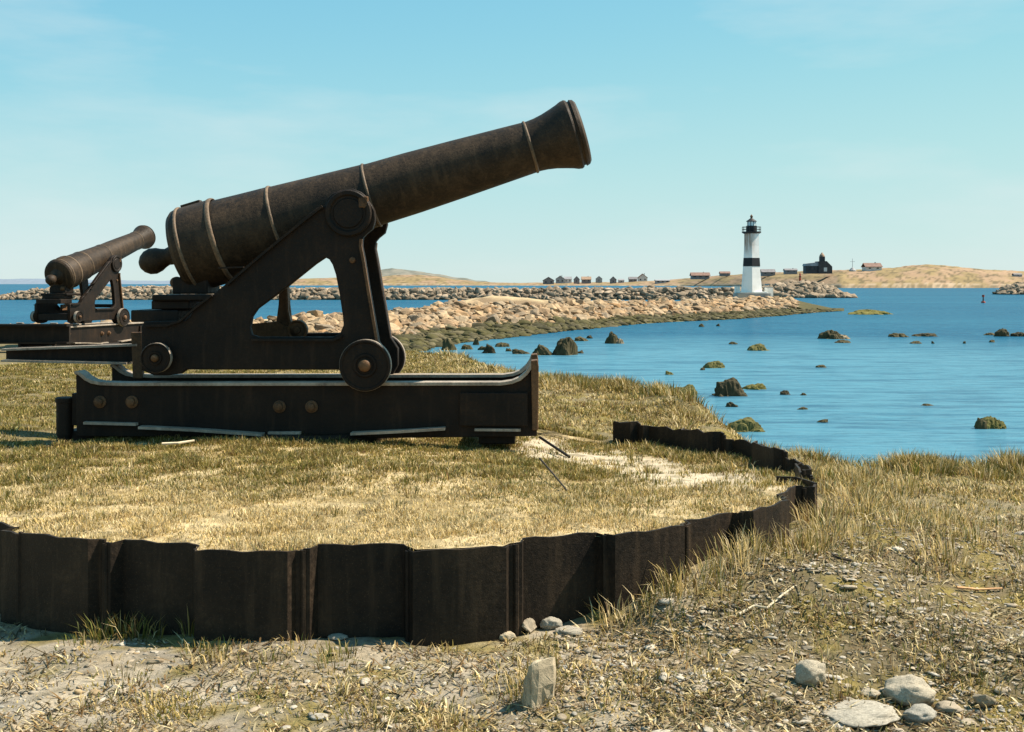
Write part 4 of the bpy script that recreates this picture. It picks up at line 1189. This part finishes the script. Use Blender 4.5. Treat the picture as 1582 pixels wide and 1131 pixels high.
place_stone('stone', 'low pale stone lying right of the white one by the piling', 880, 985, 46, 12, 6.4, 811, M['palestone'], .3)
place_stone('stone', 'flat white stone lying near the left panels of the piling', 520, 995, 34, 10, 6.3, 812, M['palestone'], .3)
# standing slab
x, Y = PX(829, 5.52), 5.52
gz = ground_z(x, Y)[0][0]
bm = bmesh.new()
prof = [(-.085,-.1),(-.095,.03),(-.06,.14),(-.02,.175),(.02,.225),(.075,.235),(.085,.20),(.08,.10),(.055,.0),(.04,-.1)]
rows = []
for yy, sc_ in ((-.075, .55), (-.045, .95), (.05, 1.0), (.085, .8)):
    rows.append([bm.verts.new((a*sc_+ (.03 if yy > 0 else 0), yy, b*(.85+.15*sc_))) for a, b in prof])
for a, b in zip(rows, rows[1:]):
    for i in range(len(prof)):
        j = (i+1) % len(prof); bm.faces.new((a[i], a[j], b[j], b[i]))
bm.faces.new(rows[0][::-1]); bm.faces.new(rows[-1])
bmesh.ops.triangulate(bm, faces=bm.faces); bmesh.ops.subdivide_edges(bm, edges=bm.edges, cuts=2)
for v in bm.verts: v.co += v.co.normalized()*.016*mnoise.noise(v.co*22)
bmesh.ops.recalc_face_normals(bm, faces=bm.faces)
me = bpy.data.meshes.new('standing_slab'); bm.to_mesh(me); bm.free()
o = mesh_obj('standing_slab', me, M['slab']); o.location = (x, Y, gz); o.rotation_euler = (0, 0, R(-40)); o.scale = (.55, .85, .88)
tag(o, 'upright pointed stone slab with a bright right face in front of the wall', 'stone')

# sticks, rods and straw stalks lying about
def tube(name, pts, r, mat, label, cat):
    bm = bmesh.new(); rows = []
    P3 = [Vector(p) for p in pts]
    for i, p in enumerate(P3):
        d = (P3[min(i+1, len(P3)-1)] - P3[max(i-1, 0)]).normalized()
        u = d.orthogonal().normalized(); v_ = d.cross(u)
        rr2 = r*(1 - .4*i/len(P3))
        rows.append([bm.verts.new(p + (u*math.cos(k*1.0472) + v_*math.sin(k*1.0472))*rr2) for k in range(6)])
    for a, b in zip(rows, rows[1:]):
        for k in range(6): bm.faces.new((a[k], a[(k+1)%6], b[(k+1)%6], b[k]))
    bm.faces.new(rows[0][::-1]); bm.faces.new(rows[-1])
    bmesh.ops.recalc_face_normals(bm, faces=bm.faces)
    me = bpy.data.meshes.new(name); bm.to_mesh(me); bm.free()
    o = mesh_obj(name, me, mat); tag(o, label, cat); return o
M['drift'] = flat_mat('driftwood', (.55, .46, .32), .85, .2, 10)
M['twig'] = flat_mat('dark_twig', (.05, .038, .025), .85, .2, 10)
M['orangewood'] = flat_mat('weathered_orange_wood', (.55, .30, .14), .8, .2, 8)
def on_ground(pp, lift=.012):
    out = []
    for px, Y in pp:
        x = PX(px, Y); out.append((x, Y, ground_z(x, Y)[0][0] + lift))
    return out
tube('driftwood', on_ground([(1142,6.35),(1165,6.42),(1185,6.4),(1205,6.5),(1226,6.6)], .015), .008, M['drift'], 'bleached crooked root lying on the gravel right of the wall', 'driftwood')
tube('wood_strip', on_ground([(1478,6.95),(1510,7.0),(1548,7.05)], .02), .008, M['orangewood'], 'thin orange brown strip of wood on the ground near the right edge', 'wood strip')
tube('stick', on_ground([(1285,7.05),(1300,7.0),(1316,6.98)], .02), .012, M['twig'], 'short dark stick on the gravel right of the bleached root', 'stick')
a = on_ground([(834,9.0),(876,8.2)])
tube('twig', [(a[0][0], a[0][1], a[0][2]+.10), (a[0][0]+.06, a[0][1]-.25, a[0][2]+.06), (a[1][0], a[1][1], a[1][2]+.01)], .008, M['twig'], 'thin dark bent twig sticking out of the grass right of the gun', 'twig')
tube('straw_stalk', on_ground([(250,10.2),(275,10.25),(300,10.35)], .05), .012, M['drift'], 'pale stalk lying in the grass before the left half of the slide', 'stalk')
for yo, lb in ((0, 'long thin iron rod slanting off the right end of the gun slide'), (.16, 'second thin rod lying behind the first one at the slide end')):
    b = on_ground([(834,11.0+yo),(880,10.35+yo)], .015)
    tube('iron_rod', [(b[0][0], b[0][1], b[0][2]+.10), b[1]], .012, M['iron'], lb, 'rod')

# ------------------------------------------------------------------ gravel (uncountable pebbles)
N = 76000
px_ = rg.uniform(-.6, 1, N); 
gx_ = np.where(rg.random(N) < .72, rg.uniform(.2, 6.5, N), rg.uniform(-3.8, 1.5, N)); gy_ = 4.6 + 5.2*rg.random(N)**1.5
z_, ins = ground_z(gx_, gy_)
dens = np.where(gx_ > .2, .35 + .65*sstep(.40, .6, fbm(gx_*1.5, gy_*1.5, 131)), .6*sstep(.4, .6, fbm(gx_*2, gy_*2, 133)))*sstep(9.2, 6.6, gy_)
keep = (~ins) & (rg.random(N) < dens) & (np.hypot(gx_-CX, gy_-CY) > RW+.16)
gx_, gy_, z_ = gx_[keep], gy_[keep], z_[keep]; n = len(gx_)
gs = np.clip(np.exp(rg.normal(-4.95, .5, n)), .0035, .034)
me = scatter_mesh('gravel', PEB, np.stack([gx_, gy_, z_+gs*.2], 1), gs[:, None]*rg.uniform(.7, 1.3, (n, 3))*np.array([1.15, 1, .75]), rg.uniform(0, 6.28, n), rg.uniform(-.4, .4, n), M['gravel'])
o = mesh_obj('gravel', me); tag(o, 'loose grey and tan pebbles over the shore ground', 'gravel', kind='stuff')

# ------------------------------------------------------------------ grass
def blades(name, x, y, z, h, wd, lean, az, col, label, taper=.55, flat=False):
    n = len(x)
    ca, sa = np.cos(az), np.sin(az)
    face = az + np.pi/2 + rg.normal(0, .5, n)
    ex, ey = np.cos(face)*wd/2, np.sin(face)*wd/2
    l1, l2 = lean*.55, lean*1.25
    if flat: l1, l2 = lean, lean
    mx_, my_, mz_ = x + np.sin(l1)*ca*h*.55, y + np.sin(l1)*sa*h*.55, z + np.cos(l1)*h*.55
    tx_, ty_, tz_ = mx_ + np.sin(l2)*ca*h*.45, my_ + np.sin(l2)*sa*h*.45, mz_ + np.cos(l2)*h*.45
    V = np.empty((n, 5, 3), np.float32)
    V[:, 0] = np.stack([x-ex, y-ey, z-.01], 1); V[:, 1] = np.stack([x+ex, y+ey, z-.01], 1)
    V[:, 2] = np.stack([mx_+ex*taper*1.3, my_+ey*taper*1.3, mz_], 1); V[:, 3] = np.stack([mx_-ex*taper*1.3, my_-ey*taper*1.3, mz_], 1)
    V[:, 4] = np.stack([tx_, ty_, tz_], 1)
    base = np.arange(n)[:, None]*5
    L = np.concatenate([base + np.array([[0,1,2,3]]), base + np.array([[3,2,4]])], 1).ravel()
    st = (np.arange(n)[:, None]*7 + np.array([[0, 4]])).ravel(); tt = np.tile([4, 3], n)
    me = np_mesh(name, V.reshape(-1, 3), L, st, tt, M['blade'], np.repeat(col, 5, 0))
    o = mesh_obj(name, me); tag(o, label, 'grass', kind='stuff'); return o

def pick_cols(n, wts):
    pal = np.array([STRAW, PALE, OLIVE, GREEN, BROWN])
    cum = np.cumsum(wts, 1)/np.sum(wts, 1)[:, None]
    i = (rg.random(n)[:, None] > cum).sum(1).clip(0, 4)
    return pal[i]*rg.uniform(.8, 1.2, (n, 1))

def make_tufts(x, y, per, rad, hgt, wts):
    """spread blades round each tuft centre; every tuft has a leading colour"""
    n = len(x)
    pal = np.array([STRAW, PALE, OLIVE, GREEN, BROWN])
    cum = np.cumsum(wts, 1)/np.sum(wts, 1)[:, None]
    lead = (rg.random(n)[:, None] > cum).sum(1).clip(0, 4)
    idx = np.repeat(np.arange(n), per)
    m = len(idx)
    dx, dy = rg.normal(0, 1, m)*rad[idx], rg.normal(0, 1, m)*rad[idx]
    own = (rg.random(m)[:, None] > cum[idx]).sum(1).clip(0, 4)
    ci = np.where(rg.random(m) < .62, lead[idx], own)
    col = pal[ci]*rg.uniform(.8, 1.2, (m, 1))*rg.uniform(.85, 1.12, n)[idx][:, None]
    bx_, by_ = x[idx]+dx, y[idx]+dy
    az = np.arctan2(dy, dx) + rg.normal(0, .6, m)
    ln = np.clip(np.hypot(dx, dy)/rad[idx]*.55 + rg.uniform(0, .5, m), 0, 1.4)
    return bx_, by_, hgt[idx]*rg.uniform(.55, 1.15, m), ln, az, col
# turf on the platform
N = 42000
rr2 = (RW+.1)*np.sqrt(rg.random(N)); aa = rg.uniform(-np.pi, np.pi, N)
x, y = CX + rr2*np.sin(aa), CY - rr2*np.cos(aa)
x2 = rg.uniform(-9, -1, N); y2 = rg.uniform(7.5, 26, N)
sel = (x2 > -.46*y2-.6) & (np.hypot(x2-CX, y2-CY) > RW-.1)
x, y = np.concatenate([x, x2[sel]]), np.concatenate([y, y2[sel]])
p_ = phi_of(x, y); rad_ = np.hypot(x-CX, y-CY)
cl = fbm(x*4, y*4, 151); big = fbm(x*1.2, y*1.2, 153)
keep = (rg.random(len(x)) < (.22 + .78*sstep(.38, .58, cl))*(1-.93*sandy(x, y)*(rad_ < RW))) & (edge_dist(x, y) < .1)
x, y, cl, big = x[keep], y[keep], cl[keep], big[keep]; n = len(x)
near = sstep(9.3, 7.4, y)*sstep(-5, -2.5, x)
grn = np.clip(.88*(1-near) + .5*sstep(.5, .68, big) + .5*sstep(-2.0, -3.6, x)*(1-.6*near), 0, 1)
wts = np.stack([.50+.15*near-.2*grn, .25+.75*near-.15*grn, .06+1.05*grn, .02+.35*grn, .20-.10*near], 1)
far_ = np.interp(y, [7, 25], [1, 2.2])
bx_, by_, h, ln, az, col = make_tufts(x, y, 11, rg.uniform(.018, .050, n)*far_**.5, rg.uniform(.016, .046, n)*(.7+.8*sstep(.45, .7, cl))*(1+.35*grn), wts)
z_, ins = ground_z(bx_, by_); p_ = phi_of(bx_, by_); rad_ = np.hypot(bx_-CX, by_-CY)
ok = ~(walled(p_) & (rad_ > RW + wall_d(p_) - .02))
bx_, by_, z_, h, ln, az, col = [q[ok] for q in (bx_, by_, z_, h, ln, az, col)]; n = len(bx_)
blades('turf_grass', bx_, by_, z_, h, rg.uniform(.003, .007, n)*np.interp(by_, [7, 25], [1, 2.6]), ln, az, col, 'short dry straw coloured turf on the gun platform')

# rough grass of the bank and the shore ground
N = 82000
x = rg.uniform(-3.5, 10.0, N); y = 5.2 + 19*rg.random(N)**1.35
ed = edge_dist(x, y); rad_ = np.hypot(x-CX, y-CY); p_ = phi_of(x, y)
cl = fbm(x*2.6, y*2.6, 161); cl2 = fbm(x*8, y*8, 163)
d = (.10 + .8*sstep(7.2, 9.5, y) + .5*np.exp(-np.abs(ed)/1.2))*(.2 + .8*sstep(.4, .58, cl))
d = np.where(y < 7.2, d*.9*sstep(.42, .62, cl2), d)
d = np.where((x < 1.0) & (y < 6.6), .15*sstep(.45, .6, cl2)+.25*sstep(.5, .62, cl)*(y < 5.8), d)
keep = (np.abs(x) < .6*y+1.0) & (ed < .35) & (rg.random(N) < d)
x, y, cl, ed = [q[keep] for q in (x, y, cl, ed)]; n = len(x)
big = fbm(x*.9, y*.9, 165)
grn = np.clip(.42 + .6*sstep(.45, .62, big), 0, 1)
wts = np.stack([.5+0*x, .28+.2*(1-grn), .15+.75*grn, .06+.16*grn, .26+.2*sstep(7.5, 6.5, y)], 1)
tall = np.exp(-((ed+.25)/.5)**2)
hg = rg.uniform(.025, .07, n)*(.7+.9*sstep(.45, .7, cl))*(1+1.3*tall*sstep(.42, .62, cl))
bx_, by_, h, ln, az, col = make_tufts(x, y, 10, rg.uniform(.025, .07, n), hg, wts)
z_, ins = ground_z(bx_, by_); p_ = phi_of(bx_, by_); rad_ = np.hypot(bx_-CX, by_-CY)
ok = (~ins) & ((rad_ > RW+.15) | ~walled(p_)) & ((rad_ > RW+.3) | walled(p_)) & (edge_dist(bx_, by_) < .4)
bx_, by_, z_, h, ln, az, col = [q[ok] for q in (bx_, by_, z_, h, ln, az, col)]; n = len(bx_)
ln = np.where(by_ < 8.2, ln+.5, ln+.1)
blades('bank_grass', bx_, by_, z_, h, rg.uniform(.004, .009, n)*np.interp(by_, [7, 22], [1, 2.4]), ln, az, col, 'rough dry grass over the bank and shore ground')

# tall tufts: along the wall foot on the right, at the wall's end, on the bank lip
TU = []
rt = random.Random(9)
def tuft(x, y, n, spread, h0, h1, green=.3): TU.append((x, y, n, spread, h0, h1, green))
for pq in np.arange(27, 71, 1.3):
    a_, b_ = wall_xy(pq, .12 + rt.uniform(0, .22)); tuft(a_, b_, rt.randint(20, 55), .12, .07, .22, rt.uniform(.1, .6))
for i in range(70):
    a_ = rt.uniform(1.6, 3.2); b_ = rt.uniform(7.2, 10.5)
    if math.hypot(a_-CX, b_-CY) < RW+.35: continue
    tuft(a_, b_, rt.randint(40, 90), .19, .05, .15, rt.uniform(0, .5))
for i in range(135):
    t_ = rt.random(); ex_ = rt.uniform(.4, 9.0); ey_ = float(np.interp(ex_, EDGE[:,0], EDGE[:,1])) - rt.uniform(0, .9)
    tuft(ex_, ey_, rt.randint(60, 140), .2, .08, .22, rt.uniform(.3, .95))
for ex_, hh_ in ((2.95,.24),(3.75,.22),(3.95,.24),(4.1,.2),(4.95,.26),(5.05,.28)):
    ey_ = float(np.interp(ex_, EDGE[:,0], EDGE[:,1])) - .25
    for j in range(3): tuft(ex_+rt.uniform(-.2,.2), ey_+rt.uniform(-.2,.15), 150, .2, hh_*.5, hh_, .55)
for pq in np.arange(84, 142, 2.6):
    a_, b_ = wall_xy(pq, .15+rt.uniform(0, .15)); tuft(a_, b_, 34, .12, .06, .16, .4)
    a_, b_ = wall_xy(pq, -.18-rt.uniform(0, .15)); tuft(a_, b_, 14, .1, .05, .12, .4)
for px0, cnt in ((205,3),(180,2),(310,3),(440,2),(560,1),(230,2),(150,2)):
    for j in range(cnt): 
        Y = 6.42; tuft(PX(px0+rt.uniform(-18,18), Y), Y-rt.uniform(-.03,.1), 26, .07, .05, .17, .9)
for i in range(26):
    tuft(rt.uniform(-3, .6), rt.uniform(5.2, 6.3), rt.randint(20, 50), .13, .03, .08, rt.uniform(.3, .9))
for i in range(230):
    tuft(rt.uniform(.5, 4.8), rt.uniform(5.2, 8.8), rt.randint(16, 60), .17, .02, .07, rt.uniform(.3, 1))
for i in range(55):
    t_, u_ = rt.uniform(-1.4, 2.2), math.sqrt(rt.random())*2.9; tuft(CX+u_*math.sin(t_), CY-u_*math.cos(t_), rt.randint(12, 40), .07, .03, .09, rt.uniform(.2, 1))
for i in range(8): tuft(PX(820+rt.uniform(-25,30), 5.7), 5.65+rt.uniform(-.1,.12), 30, .08, .05, .14, .4)
xs, ys, hs, gs_, az_, ln_ = [], [], [], [], [], []
for (a_, b_, n_, sp, h0, h1, g_) in TU:
    dx, dy = rg.normal(0, sp*.5, n_), rg.normal(0, sp*.5, n_)
    xs.append(a_+dx); ys.append(b_+dy); hs.append(rg.uniform(h0, h1, n_)); gs_.append(np.full(n_, g_))
    az_.append(np.arctan2(dy, dx)+rg.normal(0, .5, n_)); ln_.append(np.clip(np.hypot(dx, dy)/sp*.7+rg.uniform(0, .45, n_), 0, 1.35))
x, y, h, g_, az, ln = [np.concatenate(q) for q in (xs, ys, hs, gs_, az_, ln_)]
z_, ins = ground_z(x, y); p_ = phi_of(x, y); rad_ = np.hypot(x-CX, y-CY)
ok = ~(walled(p_) & (np.abs(rad_ - RW - wall_d(p_)) < .03)) & ((rad_ > RW+.02) | (p_ > 88) | (rad_ < RW-.15)) & (edge_dist(x, y) < .3)
x, y, z_, h, g_, az, ln = [q[ok] for q in (x, y, z_, h, g_, az, ln)]; n = len(x)
wts = np.stack([.55*(1-g_)+.1, .45*(1-g_)+.05, .55*g_+.08, .5*g_, .12+0*g_], 1)
blades('tussock_grass', x, y, z_, h, rg.uniform(.004, .008, n)*np.interp(y, [7, 18], [1, 2.0]), ln, az, pick_cols(n, wts), 'taller dry tussocks along the wall foot and bank edge')

# seaweed wrack and broken straw lying on the gravel
N = 80000
x = rg.uniform(-3.4, 5.2, N); y = 4.9 + 4.2*rg.random(N)**1.3
z_, ins = ground_z(x, y); rad_ = np.hypot(x-CX, y-CY)
cl = fbm(x*2.2, y*3.2, 171)
keep = (~ins) & (rad_ > RW+.17) & (rg.random(N) < np.where(x > .5, .25+.75*sstep(.4, .6, cl), .6*sstep(.46, .62, cl)))
x, y, z_ = x[keep], y[keep], z_[keep]; n = len(x)
pal = np.array([(.06,.045,.02), (.17,.10,.035), (.34,.25,.11), (.58,.48,.28), (.10,.09,.03)])
col = pal[rg.choice(5, n, p=[.28, .2, .2, .18, .14])]
o = blades('wrack_litter', x, y, z_+.012, np.clip(np.exp(rg.normal(-3.1, .5, n)), .015, .16), rg.uniform(.003, .010, n), rg.uniform(1.25, 1.6, n), rg.uniform(0, 6.28, n), col, 'brown seaweed wrack and broken straw over the gravel', .8, True)
o['category'] = 'wrack'
